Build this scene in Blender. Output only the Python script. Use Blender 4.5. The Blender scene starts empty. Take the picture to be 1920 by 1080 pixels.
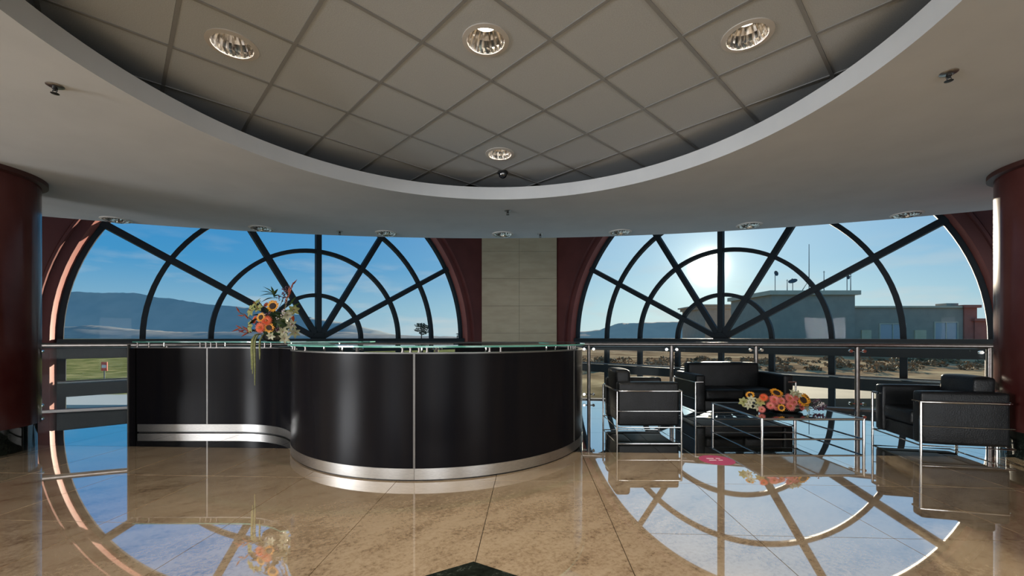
import bpy, bmesh, math, random
from math import sin, cos, pi, radians, sqrt, atan2
from mathutils import Vector, Matrix

random.seed(7)
S = bpy.context.scene
COL = S.collection

# ------------------------------------------------------------------ camera
cam_data = bpy.data.cameras.new('camera')
cam = bpy.data.objects.new('camera', cam_data)
COL.objects.link(cam)
cam.location = (0, 0, 1.15)
cam.rotation_euler = (radians(90), 0, 0)
cam_data.sensor_width = 36.0
cam_data.lens = 780.0 / 1920.0 * 36.0
cam_data.shift_y = 92.0 / 1920.0
cam_data.clip_start = 0.05
cam_data.clip_end = 30000
S.camera = cam
F, YH, HC = 780.0, 632.0, 1.15

# ------------------------------------------------------------------ view
S.view_settings.view_transform = 'Standard'
S.view_settings.look = 'None'
S.view_settings.gamma = 1.0
S.view_settings.use_curve_mapping = False
S.view_settings.exposure = 0.0
try:
    S.cycles.transparent_max_bounces = 32
    S.cycles.max_bounces = 10
    S.cycles.glossy_bounces = 6
    S.cycles.diffuse_bounces = 4
    S.cycles.sample_clamp_indirect = 4.0
    S.cycles.caustics_reflective = False
    S.cycles.caustics_refractive = False
except Exception:
    pass

# ------------------------------------------------------------------ sky
SUN_DIR = Vector((368 / F, 1.0, 132 / F)).normalized()
world = bpy.data.worlds.new('sky')
S.world = world
world.use_nodes = True
wn = world.node_tree
wn.nodes.clear()


def nd(t, typ, **kw):
    n = t.nodes.new(typ)
    for k, v in kw.items():
        setattr(n, k, v)
    return n


def mth(t, op, a, b=None, clamp=False):
    n = nd(t, 'ShaderNodeMath', operation=op, use_clamp=clamp)
    for i, v in enumerate((a, b)):
        if v is None:
            continue
        if isinstance(v, (int, float)):
            n.inputs[i].default_value = v
        else:
            t.links.new(v, n.inputs[i])
    return n.outputs[0]


def mixc(t, fac, a, b, blend='MIX'):
    n = nd(t, 'ShaderNodeMix', data_type='RGBA', blend_type=blend)
    for i, v in ((0, fac), (6, a), (7, b)):
        if isinstance(v, (int, float)):
            n.inputs[i].default_value = v
        elif isinstance(v, tuple):
            n.inputs[i].default_value = (v[0], v[1], v[2], 1)
        else:
            t.links.new(v, n.inputs[i])
    return n.outputs[2]


def ramp(t, fac, stops, interp='LINEAR'):
    n = nd(t, 'ShaderNodeValToRGB')
    n.color_ramp.interpolation = interp
    els = n.color_ramp.elements
    while len(els) < len(stops):
        els.new(0.5)
    for e, (p, c) in zip(els, stops):
        e.position = p
        e.color = (c[0], c[1], c[2], 1)
    t.links.new(fac, n.inputs[0])
    return n.outputs[0]


tc = nd(wn, 'ShaderNodeTexCoord')
sep = nd(wn, 'ShaderNodeSeparateXYZ')
wn.links.new(tc.outputs['Generated'], sep.inputs[0])
elev = mth(wn, 'MAXIMUM', sep.outputs[2], 0.0)
sky = ramp(wn, elev, [(0.0, (0.34, 0.50, 0.60)), (0.06, (0.22, 0.44, 0.60)), (0.15, (0.055, 0.295, 0.575)),
                      (0.28, (0.018, 0.225, 0.555)), (0.55, (0.07, 0.25, 0.50)), (1.0, (0.14, 0.27, 0.44))])
dotn = nd(wn, 'ShaderNodeVectorMath', operation='DOT_PRODUCT')
wn.links.new(tc.outputs['Generated'], dotn.inputs[0])
dotn.inputs[1].default_value = SUN_DIR
dd = mth(wn, 'MAXIMUM', dotn.outputs['Value'], 0.0)


def glow(power, col):
    g = mth(wn, 'POWER', dd, float(power))
    return mixc(wn, 1.0, (0, 0, 0), mixc(wn, g, (0, 0, 0), col), 'ADD')


sky = mixc(wn, 1.0, sky, glow(4, (0.23, 0.235, 0.15)), 'ADD')
sky = mixc(wn, 1.0, sky, glow(22, (0.20, 0.19, 0.12)), 'ADD')
sky = mixc(wn, 1.0, sky, glow(420, (0.38, 0.36, 0.26)), 'ADD')
sky = mixc(wn, 1.0, sky, glow(4500, (14.0, 13.2, 11.5)), 'ADD')
# low thin clouds
mp = nd(wn, 'ShaderNodeMapping')
mp.inputs['Scale'].default_value = (5, 5, 22)
wn.links.new(tc.outputs['Generated'], mp.inputs[0])
cn = nd(wn, 'ShaderNodeTexNoise')
cn.inputs['Scale'].default_value = 1.3
cn.inputs['Detail'].default_value = 6
wn.links.new(mp.outputs[0], cn.inputs['Vector'])
cm = ramp(wn, cn.outputs[0], [(0.52, (0, 0, 0)), (0.72, (1, 1, 1))])
band = ramp(wn, elev, [(0.0, (0.5, 0.5, 0.5)), (0.07, (0.55, 0.55, 0.55)), (0.2, (0.06, 0.06, 0.06)), (1, (0.03, 0.03, 0.03))])
cf = mixc(wn, 1.0, cm, band, 'MULTIPLY')
sky = mixc(wn, cf, sky, (0.62, 0.66, 0.66))
bg = nd(wn, 'ShaderNodeBackground')
wn.links.new(sky, bg.inputs[0])
bg.inputs[1].default_value = 1.0
wo = nd(wn, 'ShaderNodeOutputWorld')
wn.links.new(bg.outputs[0], wo.inputs[0])

# ------------------------------------------------------------------ sun
sun_data = bpy.data.lights.new('sun', 'SUN')
sun_data.energy = 12.0
sun_data.color = (1.0, 0.86, 0.66)
sun_data.angle = radians(0.6)
sun = bpy.data.objects.new('sun', sun_data)
COL.objects.link(sun)
sun.rotation_euler = SUN_DIR.to_track_quat('Z', 'Y').to_euler()
sun.location = SUN_DIR * 60

# fill lamps added as daylight from unseen windows in the left and rear walls
REAR_WINDOWS = (-6.6, 0.0, 6.6)
SIDE_WINDOWS = (-2.0,)
for loc, face, sx, power in [((wx, -8.05, 1.4), (0, 1, 0), 3.4, 165) for wx in REAR_WINDOWS] + \
                            [((-10.85, wy, 1.5), (1, 0, 0), 3.0, 700) for wy in SIDE_WINDOWS]:
    ad = bpy.data.lights.new('window_fill', 'AREA')
    ad.shape = 'RECTANGLE'
    ad.size, ad.size_y = sx, 2.2
    ad.energy = power
    ad.color = (0.97, 0.98, 1.0)
    ao = bpy.data.objects.new('window_fill', ad)
    COL.objects.link(ao)
    ao.location = loc
    ao.rotation_euler = (-Vector(face)).to_track_quat('Z', 'Y').to_euler()

DOWNLIGHT_W = 118.0

# ================================================================== materials
MATS = {}


def mat(name, color, rough=0.5, metal=0.0, spec=0.5, coat=0.0, emit=None, estr=0.0):
    m = bpy.data.materials.new(name)
    m.use_nodes = True
    b = m.node_tree.nodes['Principled BSDF']
    b.inputs['Base Color'].default_value = (*color, 1)
    b.inputs['Roughness'].default_value = rough
    b.inputs['Metallic'].default_value = metal
    b.inputs['Specular IOR Level'].default_value = spec
    b.inputs['Coat Weight'].default_value = coat
    if emit:
        b.inputs['Emission Color'].default_value = (*emit, 1)
        b.inputs['Emission Strength'].default_value = estr
    MATS[name] = m
    return m


def pos(t, scale=(1, 1, 1), rot=(0, 0, 0), obj=False):
    if obj:
        g = nd(t, 'ShaderNodeTexCoord').outputs['Object']
    else:
        g = nd(t, 'ShaderNodeNewGeometry').outputs['Position']
    m = nd(t, 'ShaderNodeMapping')
    m.inputs['Scale'].default_value = scale
    m.inputs['Rotation'].default_value = rot
    t.links.new(g, m.inputs[0])
    return m.outputs[0]


def noise(t, vec, scale, detail=4, rough=0.5):
    n = nd(t, 'ShaderNodeTexNoise')
    n.inputs['Scale'].default_value = scale
    n.inputs['Detail'].default_value = detail
    n.inputs['Roughness'].default_value = rough
    t.links.new(vec, n.inputs['Vector'])
    return n.outputs[0]


def mottled(name, c1, c2, scale=4, rough=0.5, bump=0.0, spec=0.5, stretch=(1, 1, 1), detail=5, metal=0.0, coat=0.0,
            lo=0.35, hi=0.65, obj=False, bscale=None, coatrough=0.03):
    m = mat(name, c1, rough, metal, spec, coat)
    t = m.node_tree
    b = t.nodes['Principled BSDF']
    b.inputs['Coat Roughness'].default_value = coatrough
    v = pos(t, stretch, obj=obj)
    n = noise(t, v, scale, detail)
    t.links.new(ramp(t, n, [(lo, c1), (hi, c2)]), b.inputs['Base Color'])
    if bump:
        bn = nd(t, 'ShaderNodeBump')
        bn.inputs['Strength'].default_value = bump
        bn.inputs['Distance'].default_value = 0.01
        src = noise(t, v, bscale, 3) if bscale else n
        t.links.new(src, bn.inputs['Height'])
        t.links.new(bn.outputs[0], b.inputs['Normal'])
    return m


def glossy_floor(name, stops, k, p, base, grough=0.02, streak=True):
    m = mat(name, (0.3, 0.2, 0.1), 0.6)
    t = m.node_tree
    b = t.nodes['Principled BSDF']
    b.inputs['Specular IOR Level'].default_value = 0.0
    v = pos(t, (1, 1, 1), (0, 0, radians(-38)))
    mp2 = nd(t, 'ShaderNodeMapping')
    mp2.inputs['Scale'].default_value = (1.0, 2.2, 1.0)
    t.links.new(v, mp2.inputs[0])
    n1 = noise(t, mp2.outputs[0], 2.6, 9, 0.68)
    n2 = noise(t, v, 38, 5, 0.7)
    oi = nd(t, 'ShaderNodeObjectInfo')
    f = mth(t, 'ADD', mth(t, 'MULTIPLY', n1, 0.5), mth(t, 'MULTIPLY', n2, 0.5))
    f = mth(t, 'ADD', f, mth(t, 'MULTIPLY', mth(t, 'SUBTRACT', oi.outputs['Random'], 0.5), 0.05))
    col = ramp(t, f, stops)
    t.links.new(col, b.inputs['Base Color'])
    gl = nd(t, 'ShaderNodeBsdfGlossy')
    gl.inputs['Roughness'].default_value = grough
    gl.inputs['Color'].default_value = (0.97, 0.97, 0.97, 1)
    lw = nd(t, 'ShaderNodeLayerWeight')
    lw.inputs['Blend'].default_value = 0.5
    fac = mth(t, 'ADD', mth(t, 'MULTIPLY', mth(t, 'POWER', lw.outputs['Facing'], p), k), base, True)
    mx = nd(t, 'ShaderNodeMixShader')
    t.links.new(fac, mx.inputs[0])
    t.links.new(b.outputs[0], mx.inputs[1])
    t.links.new(gl.outputs[0], mx.inputs[2])
    t.links.new(mx.outputs[0], t.nodes['Material Output'].inputs['Surface'])
    return m


def glass(name, tint, refl=1.0, ior=1.45, rough=0.0):
    m = bpy.data.materials.new(name)
    m.use_nodes = True
    t = m.node_tree
    t.nodes.clear()
    tr = nd(t, 'ShaderNodeBsdfTransparent')
    tr.inputs[0].default_value = (*tint, 1)
    gl = nd(t, 'ShaderNodeBsdfGlossy')
    gl.inputs['Roughness'].default_value = rough
    fr = nd(t, 'ShaderNodeFresnel')
    fr.inputs[0].default_value = ior
    mx = nd(t, 'ShaderNodeMixShader')
    t.links.new(mth(t, 'MULTIPLY', fr.outputs[0], refl), mx.inputs[0])
    t.links.new(tr.outputs[0], mx.inputs[1])
    t.links.new(gl.outputs[0], mx.inputs[2])
    o = nd(t, 'ShaderNodeOutputMaterial')
    t.links.new(mx.outputs[0], o.inputs[0])
    MATS[name] = m
    return m


M_TAN = glossy_floor('tan_granite', [(0.33, (0.16, 0.11, 0.07)), (0.42, (0.46, 0.335, 0.215)), (0.52, (0.66, 0.51, 0.345)),
                                     (0.68, (0.76, 0.61, 0.44))], 1.04, 1.2, 0.0)
M_BLK = glossy_floor('black_granite', [(0.35, (0.006, 0.007, 0.007)), (0.55, (0.02, 0.024, 0.022)), (0.72, (0.07, 0.08, 0.07))],
                     0.98, 1.0, 0.03, 0.008)
M_INLAY = glossy_floor('inlay_granite', [(0.35, (0.004, 0.005, 0.004)), (0.55, (0.015, 0.02, 0.016)), (0.7, (0.10, 0.12, 0.10))],
                       0.35, 2.0, 0.02)
M_GROUT = mat('grout', (0.06, 0.045, 0.03), 0.9)
M_SOFFIT = mottled('soffit_paint', (0.585, 0.615, 0.64), (0.625, 0.655, 0.68), 2.5, 0.75, spec=0.2)
M_GAPSHADE = mat('gap_shade', (0.05, 0.05, 0.05), 0.95)  # shade of the gap above the curb is put into this dark colour
M_CTILE = mottled('ceiling_tile', (0.50, 0.545, 0.585), (0.585, 0.635, 0.675), 160, 0.9, bump=0.15, spec=0.1)
M_RUN = mat('ceiling_runner', (0.30, 0.31, 0.315), 0.5)
M_MAROON = mottled('maroon_plaster', (0.055, 0.010, 0.009), (0.13, 0.050, 0.045), 1.6, 0.18, spec=0.16, bump=0.05, stretch=(1, 1, 0.6), detail=8,
                   lo=0.3, hi=0.75)
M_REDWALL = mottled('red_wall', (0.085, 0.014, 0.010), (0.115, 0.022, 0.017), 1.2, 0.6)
M_SUNLIT = mottled('sunlit_reveal', (0.20, 0.050, 0.038), (0.25, 0.066, 0.05), 1.4, 0.5)  # sunlit tone of the red reveal is put into this paler colour
M_TRAV = mottled('travertine', (0.43, 0.32, 0.20), (0.49, 0.375, 0.24), 2.2, 0.55, stretch=(0.6, 0.6, 2.2), detail=8)
M_TRAVD = mat('travertine_joint', (0.12, 0.10, 0.08), 0.9)
M_FRAME = mat('window_frame', (0.018, 0.021, 0.024), 0.6, 0, 0.2)
M_FRAMED = mat('dark_frame', (0.014, 0.017, 0.018), 0.5, 0, 0.3)
M_SEAM = mat('seam_metal', (0.17, 0.165, 0.16), 0.4, 0.6, 0.3)
M_PANE = glass('window_glass', (0.985, 0.99, 0.99), 0.07)
M_RGLASS = glass('railing_glass', (0.955, 0.975, 0.97), 0.07)
M_SHELF = glass('shelf_glass', (0.62, 0.84, 0.78), 1.0, 1.5)
M_SEDGE = mottled('glass_edge', (0.10, 0.34, 0.28), (0.16, 0.45, 0.38), 5, 0.15)
M_LAM = mottled('black_laminate', (0.006, 0.006, 0.008), (0.010, 0.009, 0.010), 1.2, 0.24, stretch=(6, 6, 0.4), spec=0.05)
M_STEEL = mottled('brushed_steel', (0.36, 0.35, 0.34), (0.46, 0.45, 0.43), 30, 0.30, stretch=(1, 1, 14), metal=1.0)
M_RAIL = mottled('rail_steel', (0.23, 0.21, 0.20), (0.28, 0.26, 0.25), 12, 0.32, metal=1.0)
M_CHROME = mat('chrome', (0.62, 0.61, 0.59), 0.09, 1.0)
M_LEATHER = mottled('black_leather', (0.007, 0.008, 0.009), (0.013, 0.015, 0.017), 7, 0.38, bump=0.25, obj=True, bscale=90, spec=0.28)
M_SMOKE = mat('smoked_glass', (0.012, 0.016, 0.022), 0.04, 0.0, 0.9, coat=0.8)
M_BLACKMETAL = mat('black_metal', (0.012, 0.012, 0.012), 0.4)
M_PLAIN = mottled('rear_wall_paint', (0.52, 0.47, 0.40), (0.56, 0.51, 0.44), 1.0, 0.8)
M_LAMP = mat('lamp_glow', (1, 0.95, 0.85), 0.4, emit=(1.0, 0.86, 0.66), estr=22.0)
M_LENS = mottled('lamp_lens', (0.35, 0.32, 0.28), (0.9, 0.86, 0.78), 70, 0.15, metal=0.9, lo=0.42, hi=0.58)
M_REFL = mottled('lamp_reflector', (0.42, 0.40, 0.38), (0.92, 0.89, 0.84), 26, 0.12, metal=1.0, stretch=(1, 1, 0.2), lo=0.4, hi=0.6)
M_WHITE = mat('white_trim', (0.62, 0.60, 0.57), 0.4)
M_PINK = mat('pink_vinyl', (0.52, 0.05, 0.13), 0.35)
M_PINKW = mat('pale_print', (0.92, 0.74, 0.80), 0.5)


# ================================================================== geometry helpers
class MB:
    def __init__(self):
        self.v, self.f, self.mi = [], [], []

    def add(self, verts, faces, mi=0):
        o = len(self.v)
        self.v += [tuple(p) for p in verts]
        for f in faces:
            self.f.append([i + o for i in f])
            self.mi.append(mi)

    def box(self, x0, x1, y0, y1, z0, z1, mi=0):
        v = [(x, y, z) for z in (z0, z1) for y in (y0, y1) for x in (x0, x1)]
        self.add(v, [(0, 2, 3, 1), (4, 5, 7, 6), (0, 1, 5, 4), (2, 6, 7, 3), (0, 4, 6, 2), (1, 3, 7, 5)], mi)

    def prism(self, poly, z0, z1, mi=0, mi_side=None):
        n = len(poly)
        v = [(p[0], p[1], z0) for p in poly] + [(p[0], p[1], z1) for p in poly]
        self.add(v, [tuple(reversed(range(n))), tuple(range(n, 2 * n))], mi)
        o = len(self.v) - 2 * n
        for i in range(n):
            j = (i + 1) % n
            self.f.append([o + i, o + j, o + n + j, o + n + i])
            self.mi.append(mi if mi_side is None else mi_side)

    def tube(self, pts, r, seg=8, cap=True, mi=0, radii=None, closed=False):
        pts = [Vector(p) for p in pts]
        n = len(pts)
        rings = []
        up = Vector((0, 0, 1))
        prev = None
        for i, p in enumerate(pts):
            if closed:
                d = (pts[(i + 1) % n] - pts[i - 1]).normalized()
            elif i == 0:
                d = (pts[1] - p).normalized()
            elif i == n - 1:
                d = (p - pts[i - 1]).normalized()
            else:
                d = ((pts[i + 1] - p).normalized() + (p - pts[i - 1]).normalized()).normalized()
            if prev is None:
                a = d.cross(up)
                if a.length < 1e-3:
                    a = d.cross(Vector((1, 0, 0)))
            else:
                a = prev - d * prev.dot(d)
            a.normalize()
            prev = a
            b = d.cross(a)
            rr = radii[i] if radii else r
            k = 1.0
            if 0 < i < n - 1 and not closed:
                c_ = (pts[i + 1] - p).normalized().dot((p - pts[i - 1]).normalized())
                k = 1.0
            rings.append([p + (a * cos(2 * pi * j / seg) + b * sin(2 * pi * j / seg)) * rr * k for j in range(seg)])
        v = [q for ring in rings for q in ring]
        f = []
        for i in range(n if closed else n - 1):
            ii = (i + 1) % n
            for j in range(seg):
                j2 = (j + 1) % seg
                f.append((i * seg + j, ii * seg + j, ii * seg + j2, i * seg + j2))
        if cap and not closed:
            f.append(tuple(reversed(range(seg))))
            f.append(tuple(range((n - 1) * seg, n * seg)))
        self.add(v, f, mi)

    def lathe(self, prof, seg=24, c=(0, 0, 0), mi=0, cap=True):
        v = []
        for r, z in prof:
            for j in range(seg):
                a = 2 * pi * j / seg
                v.append((c[0] + r * cos(a), c[1] + r * sin(a), c[2] + z))
        f = []
        n = len(prof)
        for i in range(n - 1):
            for j in range(seg):
                j2 = (j + 1) % seg
                f.append((i * seg + j, i * seg + j2, (i + 1) * seg + j2, (i + 1) * seg + j))
        if cap:
            f.append(tuple(reversed(range(seg))))
            f.append(tuple(range((n - 1) * seg, n * seg)))
        self.add(v, f, mi)

    def ball(self, c, r, seg=8, rings=5, sc=(1, 1, 1), mi=0):
        v = [(c[0], c[1], c[2] - r * sc[2])]
        for i in range(1, rings):
            t = -pi / 2 + pi * i / rings
            for j in range(seg):
                a = 2 * pi * j / seg
                v.append((c[0] + r * sc[0] * cos(t) * cos(a), c[1] + r * sc[1] * cos(t) * sin(a), c[2] + r * sc[2] * sin(t)))
        v.append((c[0], c[1], c[2] + r * sc[2]))
        f = [(0, 1 + (j + 1) % seg, 1 + j) for j in range(seg)]
        for i in range(rings - 2):
            for j in range(seg):
                j2 = (j + 1) % seg
                f.append((1 + i * seg + j, 1 + i * seg + j2, 1 + (i + 1) * seg + j2, 1 + (i + 1) * seg + j))
        l = len(v) - 1
        f += [(l, 1 + (rings - 2) * seg + j, 1 + (rings - 2) * seg + (j + 1) % seg) for j in range(seg)]
        self.add(v, f, mi)

    def mesh(self, name, mats, smooth=False):
        me = bpy.data.meshes.new(name)
        me.from_pydata(self.v, [], self.f)
        for m in (mats if isinstance(mats, (list, tuple)) else [mats]):
            me.materials.append(m)
        for p, k in zip(me.polygons, self.mi):
            p.material_index = k
            p.use_smooth = smooth
        bm = bmesh.new()
        bm.from_mesh(me)
        bmesh.ops.recalc_face_normals(bm, faces=bm.faces)
        bm.to_mesh(me)
        bm.free()
        if smooth:
            try:
                me.set_sharp_from_angle(angle=radians(40))
            except Exception:
                pass
        me.update()
        return me

    def build(self, name, mats, parent=None, smooth=False):
        return link(name, self.mesh(name, mats, smooth), parent)


def link(name, me, parent=None, loc=None, rotz=None):
    o = bpy.data.objects.new(name, me)
    COL.objects.link(o)
    if parent:
        o.parent = parent
    if loc is not None:
        o.location = loc
    if rotz is not None:
        o.rotation_euler = (0, 0, rotz)
    return o


def thing(name, label, cat, loc=(0, 0, 0), rotz=0, group=None):
    o = bpy.data.objects.new(name, None)
    COL.objects.link(o)
    o.location = loc
    o.rotation_euler = (0, 0, rotz)
    o.empty_display_size = 0.1
    return tag(o, label, cat, group)


def tag(o, label=None, cat=None, group=None, kind=None):
    if label:
        o['label'] = label
    if cat:
        o['category'] = cat
    if group:
        o['group'] = group
    if kind:
        o['kind'] = kind
    return o


def struct(o, label=None):
    return tag(o, label, kind='structure')


def copy_tree(o, parent=None):
    c = o.copy()
    COL.objects.link(c)
    if parent:
        c.parent = parent
    for ch in list(o.children):
        copy_tree(ch, c)
    return c


def rbox(name, x0, x1, y0, y1, z0, z1, m, parent, bev=0.035, seg=3, puff=0.0, lean=0.0):
    """soft upholstered block: bevelled, slightly puffed, optional lean of the top along +y"""
    bm = bmesh.new()
    bmesh.ops.create_cube(bm, size=1)
    sx, sy, sz = x1 - x0, y1 - y0, z1 - z0
    bmesh.ops.scale(bm, vec=(sx, sy, sz), verts=bm.verts)
    bmesh.ops.bevel(bm, geom=list(bm.edges), offset=bev, segments=seg, profile=0.6, affect='EDGES')
    bmesh.ops.subdivide_edges(bm, edges=[e for e in bm.edges if e.calc_length() > 0.12], cuts=3, use_grid_fill=True)
    for v in bm.verts:
        u = (2 * v.co.x / sx, 2 * v.co.y / sy, 2 * v.co.z / sz)
        k = [max(0, 1 - a * a) for a in u]
        if puff:
            for i, (s_, o1, o2) in enumerate(((sx, 1, 2), (sy, 0, 2), (sz, 0, 1))):
                if abs(u[i]) > 0.85:
                    v.co[i] += math.copysign(puff * k[o1] * k[o2], u[i])
        v.co.y += lean * (v.co.z / sz + 0.5)
        v.co += Vector(((x0 + x1) / 2, (y0 + y1) / 2, (z0 + z1) / 2))
    me = bpy.data.meshes.new(name)
    bm.to_mesh(me)
    bm.free()
    me.materials.append(m)
    for p in me.polygons:
        p.use_smooth = True
    return link(name, me, parent)


def clip_poly(poly, inside, inter):
    out = []
    for i in range(len(poly)):
        a, b = poly[i - 1], poly[i]
        ia, ib = inside(a), inside(b)
        if ib:
            if not ia:
                out.append(inter(a, b))
            out.append(b)
        elif ia:
            out.append(inter(a, b))
    return out


def clip_half(poly, n, d):      # keep n.p <= d
    f = lambda p: n[0] * p[0] + n[1] * p[1] - d
    return clip_poly(poly, lambda p: f(p) <= 1e-9,
                     lambda a, b: (a[0] + (b[0] - a[0]) * f(a) / (f(a) - f(b)), a[1] + (b[1] - a[1]) * f(a) / (f(a) - f(b))))


def clip_circle(poly, c, R, segs=90, inside=True):
    for i in range(segs):
        a = 2 * pi * (i + 0.5) / segs
        n = (cos(a), sin(a))
        poly = clip_half(poly, n, n[0] * c[0] + n[1] * c[1] + R)
        if len(poly) < 3:
            return []
    return poly


def gpt(px, py):                 # floor point seen at a pixel of the photograph (measuring aid)
    D = F * HC / (py - YH)
    return ((px - 960) / F * D, D)


# ================================================================== floor
FC, FR = (-0.7, -8.0), 15.86          # curved slab edge
ROOM = 11.0
floor = MB()
base = [(-ROOM, -8.2), (ROOM, -8.2), (ROOM, 9), (-ROOM, 9)]
base = clip_circle(base, FC, FR, 140)
floor.prism(base, -0.55, -0.012, 0)
floor_o = struct(floor.build('floor', [M_GROUT]))
tag(floor_o, 'polished stone floor, tan granite in front and black granite towards the railing')

FY = radians(-2.55)
fe = Vector((cos(FY), sin(FY)))       # along rows
fn = Vector((-sin(FY), cos(FY)))
FO = Vector((-0.17, 2.52))            # a joint crossing
TW, TD = 0.785, 0.86
BORDER = 4.20 - FO.y                  # row coordinate of the black border
J = 0.0022


def fworld(u, v):
    p = FO + fe * u + fn * v
    return (p.x, p.y)


APEX = Vector((-0.197, 2.13))
inlay_poly = [(APEX.x, APEX.y), (APEX.x - 1.15, APEX.y - 0.66), (APEX.x - 1.15, APEX.y - 1.7), (APEX.x, APEX.y - 2.35),
              (APEX.x + 1.15, APEX.y - 1.7), (APEX.x + 1.15, APEX.y - 0.66)]
tile_mesh = {}
stuff = MB()


def tile_piece(u0, u1, v0, v1, m, name):
    poly = [fworld(u0 + J, v0 + J), fworld(u1 - J, v0 + J), fworld(u1 - J, v1 - J), fworld(u0 + J, v1 - J)]
    cx, cy = fworld((u0 + u1) / 2, (v0 + v1) / 2)
    if abs(cx) > ROOM + 0.5:
        return
    cl = clip_circle(poly, FC, FR - 0.09, 140)
    cl = clip_half(clip_half(cl, (1, 0), ROOM), (-1, 0), ROOM) if len(cl) > 2 else []
    if len(cl) < 3:
        return
    full = len(cl) == 4 and all((Vector(a) - Vector(b)).length < 1e-6 for a in cl for b in cl if a is b) and cl_same(cl, poly)
    seen = cy > 1.5 and abs(cx) < 1.27 * cy + 0.7
    if not seen:
        stuff.prism(cl, -0.012, 0.0, 0 if m is M_TAN else 1)
        return
    if full:
        key = (name, round(u1 - u0, 4), round(v1 - v0, 4))
        if key not in tile_mesh:
            b = MB()
            b.prism([(p[0] - cx, p[1] - cy) for p in cl], -0.012, 0.0)
            tile_mesh[key] = b.mesh(name, m)
        link(name, tile_mesh[key], floor_o, (cx, cy, 0))
    else:
        b = MB()
        b.prism(cl, -0.012, 0.0)
        b.build(name, m, floor_o)


def cl_same(a, b):
    return all(min((Vector(p) - Vector(q)).length for q in b) < 1e-5 for p in a)


for iu in range(-16, 17):
    u0, u1 = iu * TW, (iu + 1) * TW
    rows = [(BORDER - (k + 1) * TD, BORDER - k * TD) for k in range(0, 15)]
    for v0, v1 in rows:
        tile_piece(u0, u1, v0, v1, M_TAN, 'floor_tile')
    for k in range(5):
        tile_piece(u0, u1, BORDER + k * TD, BORDER + (k + 1) * TD, M_BLK, 'dark_floor_tile')
so = stuff.build('rear_floor_tiles', [M_TAN, M_BLK], floor_o)
so['kind'] = 'stuff'
il = MB()
il.prism(inlay_poly, 0.0002, 0.0012)
il.build('floor_inlay', M_INLAY, floor_o)['label'] = 'black granite star inlay with a pointed tip'
# steel edge strip along the curved slab edge
edge = MB()


def arcpt(c, R, x):
    return (x, c[1] + sqrt(R * R - (x - c[0]) ** 2))


xs = [-ROOM + 2 * ROOM * i / 120 for i in range(121)]
for i in range(120):
    a0, a1 = arcpt(FC, FR - 0.085, xs[i]), arcpt(FC, FR - 0.085, xs[i + 1])
    b0, b1 = arcpt(FC, FR + 0.02, xs[i]), arcpt(FC, FR + 0.02, xs[i + 1])
    edge.prism([a0, a1, b1, b0], -0.6, 0.02)
tag(struct(edge.build('trim_1', M_SEAM)), 'steel edge strip along the curved floor edge under the railing')

# ================================================================== ceiling
SOF, CURB, TILEZ, SLAB = 2.80, 2.947, 3.125, 3.60
SC, SR = (-0.40, -7.95), 14.9         # outer edge of the soffit
CC, CR = (-0.18, 2.55), 2.44          # round coffer


def outer_at(a):
    d = Vector((cos(a), sin(a)))
    best = 1e9
    if d.x > 1e-9:
        best = min(best, (ROOM - CC[0]) / d.x)
    if d.x < -1e-9:
        best = min(best, (-ROOM - CC[0]) / d.x)
    if d.y < -1e-9:
        best = min(best, (-8.2 - CC[1]) / d.y)
    if d.y > -0.2:
        o = Vector(CC) - Vector(SC)
        bq = o.dot(d)
        cq = o.dot(o) - SR * SR
        best = min(best, -bq + sqrt(bq * bq - cq))
    return (CC[0] + d.x * best, CC[1] + d.y * best)


sof = MB()
NA = 180
angs = [2 * pi * i / NA for i in range(NA)]
for cxy in ((ROOM, -8.2), (-ROOM, -8.2), arcpt(SC, SR, ROOM), arcpt(SC, SR, -ROOM)):
    angs.append(atan2(cxy[1] - CC[1], cxy[0] - CC[0]) % (2 * pi))
angs.sort()
NA = len(angs)
inn = [(CC[0] + CR * cos(a), CC[1] + CR * sin(a)) for a in angs]
out = [outer_at(a) for a in angs]
v = [(*p, SOF) for p in inn] + [(*p, SOF) for p in out] + [(*p, CURB) for p in inn] + [(*p, CURB) for p in out]
f = []
for i in range(NA):
    j = (i + 1) % NA
    f += [(i, j, NA + j, NA + i), (2 * NA + i, 2 * NA + j, 3 * NA + j, 3 * NA + i), (i, j, 2 * NA + j, 2 * NA + i), (NA + i, NA + j, 3 * NA + j, 3 * NA + i)]
sof.add(v, f)
sof.mi = [1 if i % 4 == 1 else 0 for i in range(len(sof.f))]  # top faces take the dark gap shade colour
ceil_o = struct(sof.build('ceiling', [M_SOFFIT, M_GAPSHADE]))
tag(ceil_o, 'smooth curved soffit around a round coffer of square tiles')
sl = MB()
sl.prism(out, SLAB, SLAB + 0.25)
n = len(out)
for i in range(n):
    j = (i + 1) % n
    a, b = out[i], out[j]
    sl.add([(*a, CURB), (*b, CURB), (*b, SLAB), (*a, SLAB)], [(0, 1, 2, 3)])
sl.build('ceiling_slab', M_GAPSHADE, ceil_o)

# coffer tiles on the diagonal grid
TH, TT, TX0, TY0 = 0.7599, 0.6068, -1.4616, 2.8025


def cgrid(a, b):
    return (TX0 + TT * (b * cos(TH) + a * sin(TH)), TY0 + TT * (b * sin(TH) - a * cos(TH)))


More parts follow.
